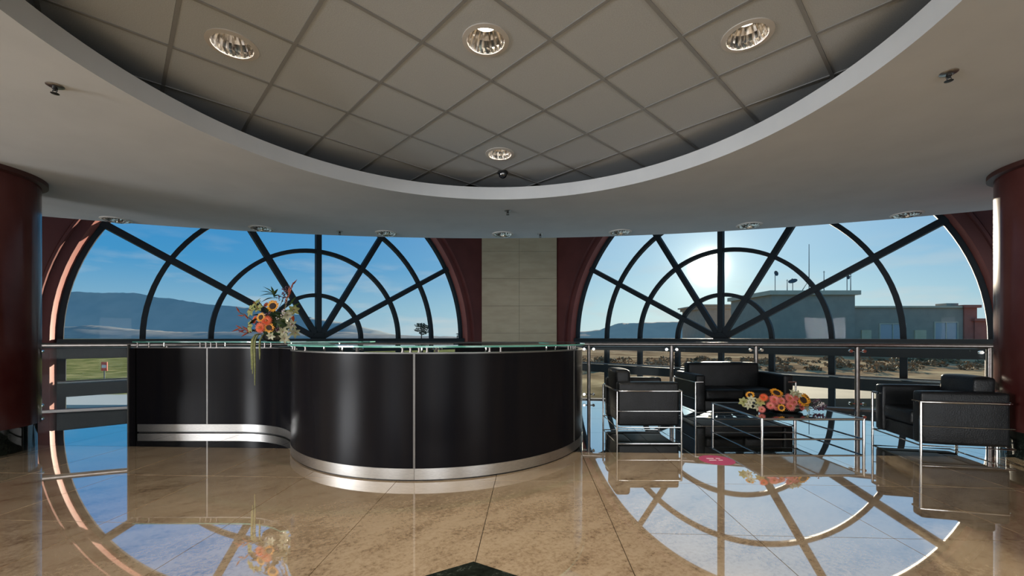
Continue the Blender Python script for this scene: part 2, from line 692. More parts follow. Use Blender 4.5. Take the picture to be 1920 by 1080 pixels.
lamps_px = [(435, 88), (912, 77), (1408, 70), (940, 288)]
lamp_cells = []
for px, py in lamps_px:
    D = F * (TILEZ - HC) / (YH - py)
    X = (px - 960) / F * D
    best = min(((a, b) for a in range(-9, 10) for b in range(-9, 10)),
               key=lambda c: (cgrid(c[0] + .5, c[1] + .5)[0] - X) ** 2 + (cgrid(c[0] + .5, c[1] + .5)[1] - D) ** 2)
    lamp_cells.append(best)
extra_cells = []
seen_cells = {}
TB = 0.012
b = MB()
h = TT / 2 - TB


def rotp(x, y):
    return (x * cos(TH) + y * -sin(TH), x * sin(TH) + y * cos(TH))


b.prism([rotp(-h, -h), rotp(h, -h), rotp(h, h), rotp(-h, h)], 0, 0.016)
tile_me = b.mesh('ceiling_tile', M_CTILE)
LR = 0.128
b = MB()
NS = 32
circ, sq = [], []
for i in range(NS):
    a = 2 * pi * (i + .5) / NS + pi / NS
    a = 2 * pi * i / NS
    circ.append(rotp(LR * cos(a), LR * sin(a)))
    m_ = max(abs(cos(a)), abs(sin(a)))
    sq.append(rotp(h * cos(a) / m_, h * sin(a) / m_))
vv = [(*p, 0) for p in circ] + [(*p, 0) for p in sq] + [(*p, .016) for p in circ] + [(*p, .016) for p in sq]
ff = []
for i in range(NS):
    j = (i + 1) % NS
    ff += [(i, j, NS + j, NS + i), (2 * NS + i, 2 * NS + j, 3 * NS + j, 3 * NS + i), (i, j, 2 * NS + j, 2 * NS + i), (NS + i, NS + j, 3 * NS + j, 3 * NS + i)]
b.add(vv, ff)
hole_me = b.mesh('ceiling_tile', M_CTILE)
for a in range(-9, 10):
    for bb in range(-9, 10):
        c = cgrid(a + .5, bb + .5)
        if (c[0] - CC[0]) ** 2 + (c[1] - CC[1]) ** 2 < (CR + 0.75) ** 2:
            link('ceiling_tile', hole_me if (a, bb) in lamp_cells else tile_me, ceil_o, (c[0], c[1], TILEZ))
# grid runners (main runners along one direction, cross tees along the other, one per grid line)
for direction in (0, 1):
    for k in range(-9, 10):
        mid = cgrid(k, 0) if direction == 0 else cgrid(0, k)
        d = Vector((cos(TH), sin(TH))) if direction == 0 else Vector((sin(TH), -cos(TH)))
        p = Vector(mid)
        w = Vector(CC) - p
        t0 = w.dot(d)
        perp = (w - d * t0).length
        R_ = CR + 0.75
        if perp >= R_ - 0.1:
            continue
        hl = sqrt(R_ * R_ - perp * perp)
        n_ = Vector((-d.y, d.x))
        p0, p1 = p + d * (t0 - hl), p + d * (t0 + hl)
        r_ = MB()
        w_ = TB - 0.0005
        r_.prism([tuple(p0 - n_ * w_), tuple(p1 - n_ * w_), tuple(p1 + n_ * w_), tuple(p0 + n_ * w_)], TILEZ - 0.006 + direction * 0.0005, TILEZ + 0.02)
        r_.build('ceiling_runner', M_RUN, ceil_o)

# ================================================================== columns
for (cx, cy, side) in ((-5.45, 4.09, 'left'), (5.34, 3.89, 'right')):
    lab = {'left': 'round maroon plaster column on a black granite base at the left edge of the lobby',
           'right': 'round maroon plaster column behind the right armchair'}[side]
    c = thing('column', lab, 'column', (cx, cy, 0), group='round columns')
    m_ = MB()
    m_.lathe([(0.55, 0.25), (0.55, 2.745)], 64)
    m_.build('shaft', M_MAROON, c, True)
    m_ = MB()
    m_.lathe([(0.52, 0.0), (0.52, 0.25)], 64)
    m_.build('base', M_INLAY, c, True)
    m_ = MB()
    m_.lathe([(0.56, 2.745), (0.60, 2.755), (0.60, 2.80)], 64)
    m_.build('collar', mat('collar_paint', (0.05, 0.015, 0.012), 0.5), c, True)

# ================================================================== window walls
HZ = 1.08
RU = 1.5                                # spacing of the concentric rings
WZ0, WZ1 = -6.0, 9.0


class Wall:
    def __init__(self, hub, ang, flip):
        self.h = Vector(hub)
        self.e = Vector((cos(ang), sin(ang)))      # direction of growing s
        n = Vector((-self.e.y, self.e.x))
        if n.y < 0:
            n = -n
        self.n = n                                  # outward

    def P(self, s, z, d=0.0):
        p = self.h + self.e * s + self.n * d
        return (p.x, p.y, HZ + z)


WL = Wall((-6.34, 13.93), radians(43.2), False)
WR = Wall((6.76, 13.77), radians(180 - 45.9), True)
ZT, ZB = WZ1 - HZ, WZ0 - HZ
IN, OUTS = 6.84, -12.0
ARCH_IN, ARCH_OUT = 6.40, 6.04
for W, wname, lab in ((WL, 'wall_front_left', 'maroon wall with a wide arched opening on the left'),
                      (WR, 'wall_front_right', 'maroon wall with a wide arched opening on the right')):
    m_ = MB()
    th = [pi * i / 48 for i in range(49)]
    th += [atan2(ZT, IN), atan2(ZT, OUTS)]
    th.sort()
    hole = [(ARCH_IN, ZB)] + [(ARCH_IN * cos(a), ARCH_IN * sin(a)) for a in th] + [(-ARCH_IN, ZB)]
    outr = [(IN, ZB)]
    for a in th:
        k = []
        if cos(a) > 1e-6:
            k.append(IN / cos(a))
        if cos(a) < -1e-6:
            k.append(OUTS / cos(a))
        if sin(a) > 1e-6:
            k.append(ZT / sin(a))
        k = min(k)
        outr.append((k * cos(a), k * sin(a)))
    outr.append((OUTS, ZB))
    n = len(hole)
    m_.add([W.P(*p) for p in hole] + [W.P(*p) for p in outr], [(i, i + 1, n + i + 1, n + i) for i in range(n - 1)])
    m_.add([W.P(*p, 0.6) for p in hole] + [W.P(*p, 0.6) for p in outr], [(i, i + 1, n + i + 1, n + i) for i in range(n - 1)])
    w_o = struct(m_.build(wname, M_REDWALL), lab)
    # splayed reveal of the arch with a proud lip
    m_ = MB()
    prof = [(ARCH_IN + 0.03, 0.0), (ARCH_IN + 0.01, -0.05), (ARCH_IN - 0.04, -0.05), (ARCH_IN - 0.06, 0.12), (ARCH_OUT + 0.11, 0.14),
            (ARCH_OUT + 0.09, 0.17), (ARCH_OUT - 0.01, 0.45), (ARCH_OUT, 0.6)]
    rows = []
    for r, d in prof:
        rows.append([W.P(r, ZB, d)] + [W.P(r * cos(pi * i / 64), r * sin(pi * i / 64), d) for i in range(65)] + [W.P(-r, ZB, d)])
    k = len(rows[0])
    m_.add([p for row in rows for p in row], [(i * k + j, i * k + j + 1, (i + 1) * k + j + 1, (i + 1) * k + j)
                                              for i in range(4) for j in range(k - 1)])
    m_.build('arch_reveal', M_REDWALL, w_o, True)
    m_ = MB()
    m_.add([p for row in rows[4:] for p in row], [(i * k + j, i * k + j + 1, (i + 1) * k + j + 1, (i + 1) * k + j)
                                                  for i in range(3) for j in range(k - 1)])
    m_.build('arch_lip', M_SUNLIT, w_o, True)

# ---- windows
for wi, (W, lab) in enumerate(((WL, 'half round fan window on the left with dark radial bars and ring bars'),
                               (WR, 'half round fan window on the right with dark radial bars and ring bars'))):
    root = bpy.data.objects.new('window_%d' % (wi + 1), None)
    COL.objects.link(root)
    struct(root, lab)
    D0, D1 = 0.36, 0.54

    def bar(pts, hw, name, d0=D0, d1=D1, m=M_FRAME, W=W, root=root):
        """flat bar of half width hw along a polyline in the wall plane"""
        m_ = MB()
        L, R = [], []
        for i, p in enumerate(pts):
            a = Vector(pts[max(0, i - 1)])
            c = Vector(pts[min(len(pts) - 1, i + 1)])
            t = (c - a).normalized()
            nn = Vector((-t.y, t.x)) * hw
            L.append((p[0] + nn.x, p[1] + nn.y))
            R.append((p[0] - nn.x, p[1] - nn.y))
        n = len(pts)
        v = [W.P(*q, d0) for q in L] + [W.P(*q, d0) for q in R] + [W.P(*q, d1) for q in L] + [W.P(*q, d1) for q in R]
        f = []
        for i in range(n - 1):
            f += [(i, i + 1, n + i + 1, n + i), (2 * n + i, 2 * n + i + 1, 3 * n + i + 1, 3 * n + i),
                  (i, i + 1, 2 * n + i + 1, 2 * n + i), (n + i, n + i + 1, 3 * n + i + 1, 3 * n + i)]
        f += [(0, n, 3 * n, 2 * n), (n - 1, 2 * n - 1, 4 * n - 1, 3 * n - 1)]
        m_.add(v, f)
        return m_.build(name, m, root)

    for k in (1, 2, 3):
        bar([(RU * k * cos(pi * i / 48), RU * k * sin(pi * i / 48)) for i in range(49)], 0.062, 'ring_bar')
    bar([(6.00 * cos(pi * i / 64), 6.00 * sin(pi * i / 64)) for i in range(65)], 0.055, 'outer_ring')
    for a in (30, 60, 90, 120, 150):
        bar([(0.10 * cos(radians(a)), 0.10 * sin(radians(a))), (6.15 * cos(radians(a)), 6.02 * sin(radians(a)))], 0.085, 'radial_bar', D0 - .03, D1 - .02)
    m_ = MB()
    m_.add([W.P(0.22 * cos(pi * i / 16), 0.22 * sin(pi * i / 16), D0 - 0.04) for i in range(17)] +
           [W.P(0.22 * cos(pi * i / 16), 0.22 * sin(pi * i / 16), D1) for i in range(17)],
           [tuple(range(17)), tuple(range(17, 34))] + [(i, (i + 1) % 17, 17 + (i + 1) % 17, 17 + i) for i in range(17)])
    m_.build('hub', M_FRAME, root)
    # transom beams and mullions below the fan
    m_ = MB()
    for z0, z1, d0, d1 in ((-0.46, 0.02, 0.22, 0.58),):
        v = [W.P(s, z, d) for d in (d0, d1) for z in (z0, z1) for s in (-6.04, 6.04)]
        m_.add(v, [(0, 1, 3, 2), (4, 6, 7, 5), (0, 4, 5, 1), (2, 3, 7, 6), (0, 2, 6, 4), (1, 5, 7, 3)])
    m_.build('transom', M_FRAMED, root)
    m_ = MB()
    v = [W.P(s, z, d) for d in (0.22, 0.58) for z in (-1.38, -1.06) for s in (-6.04, 6.04)]
    m_.add(v, [(0, 1, 3, 2), (4, 6, 7, 5), (0, 4, 5, 1), (2, 3, 7, 6), (0, 2, 6, 4), (1, 5, 7, 3)])
    m_.build('lower_transom', M_FRAMED, root)
    m_ = MB()
    m_.tube([W.P(-6.03, -1.02, 0.24), W.P(6.03, -1.02, 0.24)], 0.035, 10)
    m_.build('transom_tube', M_RAIL, root, True)
    for s in (-4.5, -3, -1.5, 0, 1.5, 3, 4.5):
        bar([(s, -0.45), (s, -1.07)], 0.075, 'mullion')
        bar([(s, -1.37), (s, ZB)], 0.075, 'mullion')
    for s in (-5.98, 5.98):
        bar([(s, 0.0), (s, ZB)], 0.075, 'jamb')
    # panes
    DP0, DP1 = 0.44, 0.456

    def pane(poly, W=W, root=root):
        n = len(poly)
        m_ = MB()
        m_.add([W.P(*q, DP0) for q in poly] + [W.P(*q, DP1) for q in poly],
               [tuple(range(n)), tuple(reversed(range(n, 2 * n)))] + [(i, (i + 1) % n, n + (i + 1) % n, n + i) for i in range(n)])
        m_.build('pane', M_PANE, root)

    for k in range(4):
        r0, r1 = RU * k, RU * (k + 1) if k < 3 else 5.98
        for q in range(6):
            aa = [radians(30 * q + 30 * i / 8) for i in range(9)]
            o_ = [(r1 * cos(a), r1 * sin(a)) for a in aa]
            i_ = [(r0 * cos(a), r0 * sin(a)) for a in reversed(aa)] if k else [(0, 0)]
            pane(o_ + i_)
    ss = [-5.98, -4.5, -3, -1.5, 0, 1.5, 3, 4.5, 5.98]
    for a, c in zip(ss[:-1], ss[1:]):
        pane([(a, -1.07), (c, -1.07), (c, -0.45), (a, -0.45)])
        pane([(a, -4.0), (c, -4.0), (c, -1.37), (a, -1.37)])

# ---- pier between the two window walls, clad in travertine slabs
pl, pr = WL.P(IN, 0)[:2], WR.P(IN, 0)[:2]
m_ = MB()
m_.prism([(pl[0], pl[1]), (pr[0], pr[1]), (pr[0] + .4, pr[1] + 1.2), (pl[0] - .4, pl[1] + 1.2)], WZ0, WZ1)
pier = struct(m_.build('wall_center', M_TRAVD), 'travertine clad pier between the two fan windows')
rows = [-6.0 + 1.22 * i for i in range(13)]
for i in range(12):
    xs_ = [pl[0], pl[0] + (pr[0] - pl[0]) * .5, pr[0]]
    for j in range(2):
        m_ = MB()
        m_.box(xs_[j] + 0.004, xs_[j + 1] - 0.004, min(pl[1], pr[1]) - 0.03, max(pl[1], pr[1]) + 0.02, rows[i] + 0.004, min(rows[i + 1], WZ1) - 0.004)
        m_.build('travertine_slab', M_TRAV, pier)

# ---- rest of the shell: side walls, rear wall with three openings for fill lamps, atrium roof
endL, endR = WL.P(OUTS, 0), WR.P(OUTS, 0)
yret = arcpt(FC, FR, -ROOM)[1]
for nm, sx, e_ in (('wall_left', -1, endL), ('wall_right', 1, endR)):
    m_ = MB()
    yr = arcpt(FC, FR, sx * ROOM)[1]
    cuts = [-8.2] + ([c_ for wy in SIDE_WINDOWS for c_ in (wy - 1.55, wy + 1.55)] if sx < 0 else []) + [yr]
    for i in range(0, len(cuts), 2):
        m_.prism([(sx * ROOM, cuts[i]), (sx * (ROOM + .3), cuts[i]), (sx * (ROOM + .3), cuts[i + 1]), (sx * ROOM, cuts[i + 1])], WZ0, WZ1)
    for i in range(1, len(cuts) - 1, 2):
        for z0, z1 in ((WZ0, .35), (2.65, WZ1)):
            m_.prism([(sx * ROOM, cuts[i]), (sx * (ROOM + .3), cuts[i]), (sx * (ROOM + .3), cuts[i + 1]), (sx * ROOM, cuts[i + 1])], z0, z1)
    m_.prism([(sx * ROOM, yr - .3), (e_[0] + sx * .3, yr - .3), (e_[0] + sx * .3, yr), (sx * ROOM, yr)], WZ0, WZ1)
    m_.prism([(e_[0], yr - .3), (e_[0] + sx * .3, yr - .3), (e_[0] + sx * .3, e_[1] + .4), (e_[0], e_[1] + .1)], WZ0, WZ1)
    struct(m_.build(nm, M_PLAIN), 'plain painted side wall of the lobby')
m_ = MB()
xx = [-ROOM] + [q for wx in REAR_WINDOWS for q in (wx - 1.75, wx + 1.75)] + [ROOM]
for i in range(0, len(xx), 2):
    m_.box(xx[i], xx[i + 1], -8.5, -8.2, -0.5, SLAB)
for wx in REAR_WINDOWS:
    m_.box(wx - 1.75, wx + 1.75, -8.5, -8.2, -0.5, 0.2)
    m_.box(wx - 1.75, wx + 1.75, -8.5, -8.2, 2.6, SLAB)
struct(m_.build('wall_back', M_PLAIN), 'plain painted wall behind the lobby')
m_ = MB()
m_.prism([(endL[0] - .2, -2), (endR[0] + .2, -2), (endR[0] + .2, endR[1]), WR.P(IN, 0, .2)[:2], WL.P(IN, 0, .2)[:2], (endL[0] - .2, endL[1])], WZ1, WZ1 + .3)
struct(m_.build('atrium_roof', M_SOFFIT), 'roof over the open atrium')

# ================================================================== glass railing
RC, RR = (-0.7, -8.0), 15.78


def rail_pt(ang, z, r=RR):
    return (RC[0] + r * cos(ang), RC[1] + r * sin(ang), z)


def ang_of(x):
    return math.acos((x - RC[0]) / RR)


rl = thing('glass_railing', 'curved steel and glass railing along the floor edge', 'railing', (-0.7, RC[1] + RR, 0))
RLO = Vector(rl.location)


def rel(p):
    return tuple(Vector(p) - RLO)


posts = [6.77, 5.43, 4.12, 2.83, 1.41, 0.0, -1.41, -2.84, -4.26, -5.75, -7.29]
a0, a1 = ang_of(7.9), ang_of(-8.6)
m_ = MB()
m_.tube([rel(rail_pt(a0 + (a1 - a0) * i / 90, 1.02)) for i in range(91)], 0.042, 14)
m_.build('handrail', M_RAIL, rl, True)
post_me = MB()
post_me.tube([(0, 0, 0.0), (0, 0, 1.0)], 0.033, 14)
post_me.lathe([(0.055, 0.0), (0.055, 0.012)], 16)
post_me = post_me.mesh('post', M_RAIL, True)
cl_me = MB()
cl_me.tube([(-0.085, 0, 0), (0.085, 0, 0)], 0.011, 8)
for s in (-1, 1):
    cl_me.tube([(s * 0.085, -0.028, 0), (s * 0.085, 0.028, 0)], 0.024, 12)
cl_me = cl_me.mesh('clamp', M_CHROME, True)
pa = [ang_of(x) for x in posts]
for a in pa:
    p = link('post', post_me, rl, rel(rail_pt(a, 0.0)), a + pi / 2)
    for z in (0.10, 0.93):
        link('clamp', cl_me, p, (0, 0, z))
ends = [a0] + pa + [a1]
for u, w in zip(ends[:-1], ends[1:]):
    g = 0.055 / RR
    m_ = MB()
    N = 10
    vs = []
    for r in (RR - .006, RR + .006):
        for z in (0.045, 0.965):
            vs += [rel(rail_pt(u + g + (w - u - 2 * g) * i / N, z, r)) for i in range(N + 1)]
    k = N + 1
    fs = []
    for i in range(N):
        fs += [(i, i + 1, k + i + 1, k + i), (2 * k + i, 2 * k + i + 1, 3 * k + i + 1, 3 * k + i),
               (i, i + 1, 2 * k + i + 1, 2 * k + i), (k + i, k + i + 1, 3 * k + i + 1, 3 * k + i)]
    fs += [(0, k, 3 * k, 2 * k), (N, k + N, 3 * k + N, 2 * k + N)]
    m_.add(vs, fs)
    m_.build('glass_panel', M_RGLASS, rl)

# ================================================================== reception desk
DC, DR = Vector((-0.80, 4.93)), 1.61
C2, R2 = Vector((-3.285, 3.95)), 1.06
S_STR = 1.275
A2 = radians(68.5)
S_JOIN = S_STR + R2 * A2
PHI0 = radians(201.5)


def path(s, off=0.0):
    """point on the plan line of the desk front, offset inwards"""
    if s < S_STR:
        return (-4.56 + s, 5.01 + off)
    if s < S_JOIN:
        a = pi / 2 - (s - S_STR) / R2
        return (C2.x + (R2 + off) * cos(a), C2.y + (R2 + off) * sin(a))
    a = PHI0 + (s - S_JOIN) / DR
    return (DC.x + (DR - off) * cos(a), DC.y + (DR - off) * sin(a))


S_END = S_JOIN + DR * radians(385 - 201.5)
S_B = 0.89
S_D = S_JOIN + DR * radians(270.7 - 201.5)
S_E = S_JOIN + DR * radians(332 - 201.5)


def strip(m_, s0, s1, o0, o1, z0, z1, step=0.05, mi=0):
    N = max(1, int((s1 - s0) / step))
    ss = [s0 + (s1 - s0) * i / N for i in range(N + 1)]
    k = N + 1
    v = [(*path(s, o), z) for o in (o0, o1) for z in (z0, z1) for s in ss]
    f = []
    for i in range(N):
        f += [(i, i + 1, k + i + 1, k + i), (2 * k + i, 2 * k + i + 1, 3 * k + i + 1, 3 * k + i),
              (i, i + 1, 2 * k + i + 1, 2 * k + i), (k + i, k + i + 1, 3 * k + i + 1, 3 * k + i)]
    f += [(0, k, 3 * k, 2 * k), (N, k + N, 3 * k + N, 2 * k + N)]
    m_.add(v, f, mi)


desk = thing('reception_desk', 'curved black reception desk with steel plinth and glass counter', 'desk', (0, 0, 0))
PZ = 1.015
for s0, s1 in ((0.03, S_B), (S_B, S_JOIN), (S_JOIN, S_D), (S_D, S_E), (S_E, S_END)):
    m_ = MB()
    strip(m_, s0 + 0.006, s1 - 0.006, 0, 0.035, 0.10, PZ)
    m_.build('front_panel', M_LAM, desk, True)
for s in (S_B, S_JOIN, S_D, S_E):
    m_ = MB()
    strip(m_, s - 0.008, s + 0.008, -0.004, 0.03, 0.10, PZ)
    m_.build('seam_strip', M_SEAM, desk)
for s0, s1 in ((0.05, S_JOIN), (S_JOIN, S_D), (S_D, S_E), (S_E, S_END)):
    m_ = MB()
    strip(m_, s0 + .001, s1 - .001, -0.004, 0.03, 0.012, 0.10)
    m_.build('plinth', M_STEEL, desk, True)
m_ = MB()
strip(m_, 0.05, S_END, 0.02, 0.05, 0.0, 0.03)
m_.build('toe_gap', M_BLACKMETAL, desk, True)
m_ = MB()
strip(m_, 0.0, S_END, -0.002, 0.045, PZ, PZ + 0.012)
m_.build('top_trim', M_SEAM, desk, True)
m_ = MB()
m_.box(-4.60, -4.53, 5.0, 5.72, 0.0, PZ)
m_.build('end_panel', M_LAM, desk)
m_ = MB()
m_.box(-4.612, -4.598, 4.985, 5.02, 0.0, 1.06)
m_.build('end_trim', M_SEAM, desk)
m_ = MB()
strip(m_, 0.05, S_END, 0.04, 0.68, 0.71, 0.745)
m_.build('worktop', M_LAM, desk, True)
m_ = MB()
strip(m_, 0.05, S_END, 0.036, 0.05, 0.03, 0.71)
m_.build('inner_lining', M_BLACKMETAL, desk, True)
# glass shelves: straight piece on the left, curved piece on the right
GZ0, GZ1 = 1.066, 1.080
GL0, GL1 = 1.084, 1.098
m_ = MB()
front = [path(0.0 + 1.95 * i / 24, -0.015) for i in range(25)]
poly = front + [(-2.3, 4.93), (-1.80, 4.98), (-1.74, 5.10), (-1.78, 5.42), (-4.57, 5.42)]
m_.prism(poly, GL0, GL1, 0, 1)
m_.build('glass_shelf', [M_SHELF, M_SEDGE], desk)
m_ = MB()
strip(m_, S_JOIN - 0.06, S_END - 0.05, -0.03, 0.36, GZ0, GZ1)
go = m_.build('glass_shelf', [M_SHELF, M_SEDGE], desk)
for p in go.data.polygons:
    if abs(p.normal.z) < 0.5:
        p.material_index = 1
so_me = {}


def standoff(s, off, ztop):
    key = round(ztop, 3)
    if key not in so_me:
        q = MB()
        q.lathe([(0.014, 0), (0.014, 0.006), (0.009, 0.008), (0.009, ztop - PZ - .012 - .006), (0.018, ztop - PZ - .012 - .004), (0.018, ztop - PZ - .012)], 14)
        so_me[key] = q.mesh('standoff', M_RAIL, True)
    p = path(s, off)
    link('standoff', so_me[key], desk, (p[0], p[1], PZ + 0.012))


for s in (0.03, 0.17, S_B - .10, S_B - .03, S_B + .03, S_B + .10, 1.6, 1.7):
    standoff(s, 0.022, GL0)
for s in (S_JOIN + .12, S_JOIN + .42, S_JOIN + .75, S_D - .10, S_D - .035, S_D + .035, S_D + .10, S_D + .62, S_D + .72, S_E - .10, S_E - .035, S_E + .035, S_E + .10, S_END - .3):
    standoff(s, 0.022, GZ0)
# inner row of supports carried on brackets from the lining
for s in (S_JOIN + .3, S_JOIN + .9, S_D, S_D + .7, S_E, S_E + .6):
    q = MB()
    p = path(s, 0.30)
    q.lathe([(0.016, 0.745), (0.016, 0.755), (0.011, 0.757), (0.011, GZ0 - .004), (0.018, GZ0 - .002), (0.018, GZ0)], 12, (p[0], p[1], 0))
    q.build('shelf_support', M_CHROME, desk, True)
for s in (0.12, 0.9, 1.7, 2.3):
    q = MB()
    p = path(s, 0.30 if s < 2 else 0.5)
    q.lathe([(0.016, 0.745), (0.016, 0.755), (0.011, 0.757), (0.011, GL0 - .004), (0.018, GL0 - .002), (0.018, GL0)], 12, (p[0], p[1], 0))
    q.build('shelf_support', M_CHROME, desk, True)

# low black cabinet behind the desk
cab = thing('back_cabinet', 'low black cabinet behind the reception desk', 'cabinet', (-0.07, 6.85, 0))
q = MB(); q.box(-.84, .84, -.22, .22, 0.0, 1.02); q.build('body', M_BLACKMETAL, cab)
q = MB(); q.box(-.86, .86, -.25, .24, 1.02, 1.045); q.build('top', M_LAM, cab)
for k in range(3):
    q = MB(); q.box(-.83 + .555 * k, -.285 + .555 * k, -.24, -.22, .08, .99)
    dq = q.build('door', M_LAM, cab)
    q = MB(); q.tube([(-.36 + .555 * k, -.26, .6), (-.36 + .555 * k, -.26, .75)], .007, 8); q.build('handle', M_CHROME, dq, True)


# ================================================================== seating
def seat(name, label, cat, loc, rz, W, L, nseat, group=None, inset=0.0):
    """cube armchair / sofa in an outside chrome tube frame; front faces local -y"""
    t = thing(name, label, cat, loc, rz, group)
    hx, hy = W / 2, L / 2
    r = 0.0115
    for sx in (-1, 1):
        q = MB()
        q.tube([(sx * hx, -hy, 0.0), (sx * hx, -hy, 0.515)], r, 12)
        q.build('leg', M_CHROME, t, True)
        q = MB()
        xl = sx * (hx - .012) if inset else sx * hx
        q.tube([(xl - sx * inset, hy - inset * .3, 0.0), (xl - sx * inset, hy - inset * .3, 0.11 if inset else 0.515)], r, 12)
        q.build('leg', M_CHROME, t, True)
    q = MB()
    cr = 0.05
    pts = [(-hx + .11, -hy, 0.52), (-hx, -hy, 0.52)]
    pts += [(-hx, -hy + .03, 0.52)] + [(-hx + cr - cr * cos(a), hy - cr + cr * sin(a), 0.52) for a in (0, pi / 6, pi / 3, pi / 2)]
    pts += [(hx - cr + cr * sin(a), hy - cr + cr * cos(a), 0.52) for a in (0, pi / 6, pi / 3, pi / 2)]
    pts += [(hx, -hy + .03, 0.52), (hx, -hy, 0.52), (hx - .11, -hy, 0.52)]
    q.tube(pts, r, 10)
    q.build('top_rail', M_CHROME, t, True)
    q = MB()
    q.tube([(-hx, -hy, 0.285), (-hx, hy, 0.285), (hx, hy, 0.285), (hx, -hy, 0.285)], 0.0045, 8)
    q.build('middle_rail', M_CHROME, t, True)
    q = MB()
    q.tube([(-hx, -hy, 0.095), (hx, -hy, 0.095), (hx, hy, 0.095), (-hx, hy, 0.095)], 0.0075, 8, closed=True)
    q.build('bottom_frame', M_CHROME, t, True)
    g = 0.016
    ax = 0.135
    rbox('arm', -hx + g, -hx + g + ax, -hy + .018, hy - .02, 0.108, 0.618, M_LEATHER, t, 0.03, 3, 0.006)
    rbox('arm', hx - g - ax, hx - g, -hy + .018, hy - .02, 0.108, 0.618, M_LEATHER, t, 0.03, 3, 0.006)
    ix = hx - g - ax - .003
    rbox('seat_base', -ix, ix, -hy + .04, hy - .22, 0.108, 0.255, M_LEATHER, t, 0.012, 2, 0.0)
    w = 2 * ix / nseat
    for k in range(nseat):
        rbox('seat_cushion', -ix + w * k + .002, -ix + w * (k + 1) - .002, -hy + .018, hy - .21, 0.26, 0.405, M_LEATHER, t, 0.04, 4, 0.014)
    rbox('back_cushion', -ix, ix, hy - .235, hy - .055, 0.112, 0.755, M_LEATHER, t, 0.045, 4, 0.012, 0.035)
    return t


seat('armchair', 'black leather chrome armchair beside the desk, seen from its side and back', 'armchair', (1.60, 5.22, 0), radians(90), 0.74, 0.75, 1, 'chrome framed armchairs')
ph = radians(13)
ex, ey = Vector((cos(ph), -sin(ph))), Vector((sin(ph), cos(ph)))
cD = Vector((3.98, 4.05)) + ex * 0.37 + ey * 0.38
seat('armchair', 'black leather chrome armchair in front of the right column, facing left', 'armchair', (cD.x, cD.y, 0), radians(-90) - ph, 0.76, 0.74, 1, 'chrome framed armchairs', 0.13)
seat('sofa', 'black leather two seat sofa with chrome frame before the railing', 'sofa', (3.262, 6.21, 0), 0, 1.40, 0.80, 2)

# coffee table
tb = thing('coffee_table', 'low square coffee table with dark glass top and chrome frame', 'table', (3.135, 4.865, 0))
hx = hy = 0.53
for sx in (-1, 1):
    for sy in (-1, 1):
        q = MB()
        q.tube([(sx * hx, sy * hy, 0.0), (sx * hx, sy * hy, 0.30)], 0.0135, 12)
        q.build('leg', M_CHROME, tb, True)
for z, nm, r in ((0.293, 'top_frame', 0.0125), (0.085, 'lower_frame', 0.009)):
    q = MB()
    for p0, p1 in (((-hx, -hy), (hx, -hy)), ((hx, -hy), (hx, hy)), ((hx, hy), (-hx, hy)), ((-hx, hy), (-hx, -hy))):
        q.tube([(*p0, z), (*p1, z)], r, 10)
    q.build(nm, M_CHROME, tb, True)
q = MB()
q.box(-hx + .013, hx - .013, -hy + .013, hy - .013, 0.288, 0.300)
q.build('table_top', M_SMOKE, tb)

# floor sticker
st = thing('floor_sticker', 'round pink vinyl floor sticker with pale lettering, in front of the table', 'sticker', (1.915, 3.89, 0.0))
q = MB(); q.lathe([(0.155, 0.0004), (0.155, 0.0014)], 40); q.build('disc', M_PINK, st)
q = MB()
for y0 in (-0.018, 0.034):
    for x0, x1 in ((-0.075, -0.008), (0.012, 0.052)):
        q.box(x0, x1, y0, y0 + 0.022, 0.0014, 0.0018)
q.build('lettering', M_PINKW, st)

# ================================================================== flowers
M_SUNP = mottled('sunflower_petal', (0.72, 0.27, 0.02), (0.85, 0.42, 0.03), 30, 0.5, obj=True)
M_SUNC = mottled('sunflower_disc', (0.012, 0.006, 0.004), (0.05, 0.022, 0.01), 120, 0.8, obj=True)
M_GERO = mottled('orange_petal', (0.68, 0.075, 0.02), (0.80, 0.15, 0.04), 20, 0.5, obj=True)
M_GERP = mottled('pink_petal', (0.62, 0.12, 0.10), (0.72, 0.24, 0.20), 20, 0.5, obj=True)
M_GERC = mat('flower_eye', (0.35, 0.10, 0.02), 0.7)
M_LILY = mottled('cream_petal', (0.34, 0.36, 0.20), (0.52, 0.50, 0.36), 14, 0.45, obj=True)
M_LEAF = mottled('leaf_green', (0.035, 0.075, 0.018), (0.075, 0.14, 0.035), 9, 0.45, obj=True)
M_LEAFD = mottled('dark_leaf', (0.012, 0.035, 0.014), (0.03, 0.065, 0.022), 9, 0.45, obj=True)
M_ORCH = mottled('green_orchid', (0.26, 0.30, 0.09), (0.38, 0.36, 0.14), 16, 0.5, obj=True)
M_RED = mottled('red_bract', (0.20, 0.02, 0.012), (0.42, 0.075, 0.02), 12, 0.45, obj=True)
M_BERRY = mottled('dark_berry', (0.05, 0.015, 0.04), (0.13, 0.04, 0.09), 40, 0.3, obj=True)
M_BERRYW = mat('pale_berry', (0.55, 0.48, 0.50), 0.4)
M_STEM = mat('stem', (0.06, 0.05, 0.02), 0.6)
M_VINE = mottled('hanging_amaranth', (0.17, 0.19, 0.06), (0.30, 0.30, 0.12), 60, 0.7, obj=True)
M_VASE = mat('dark_dish', (0.01, 0.012, 0.01), 0.35)


def frame_of(d, roll=0.0):
    z = Vector(d).normalized()
    x = z.cross(Vector((0.13, 0.2, 1))).normalized()
    y = z.cross(x)
    return Matrix((x, y, z)).transposed() @ Matrix.Rotation(roll, 3, 'Z')


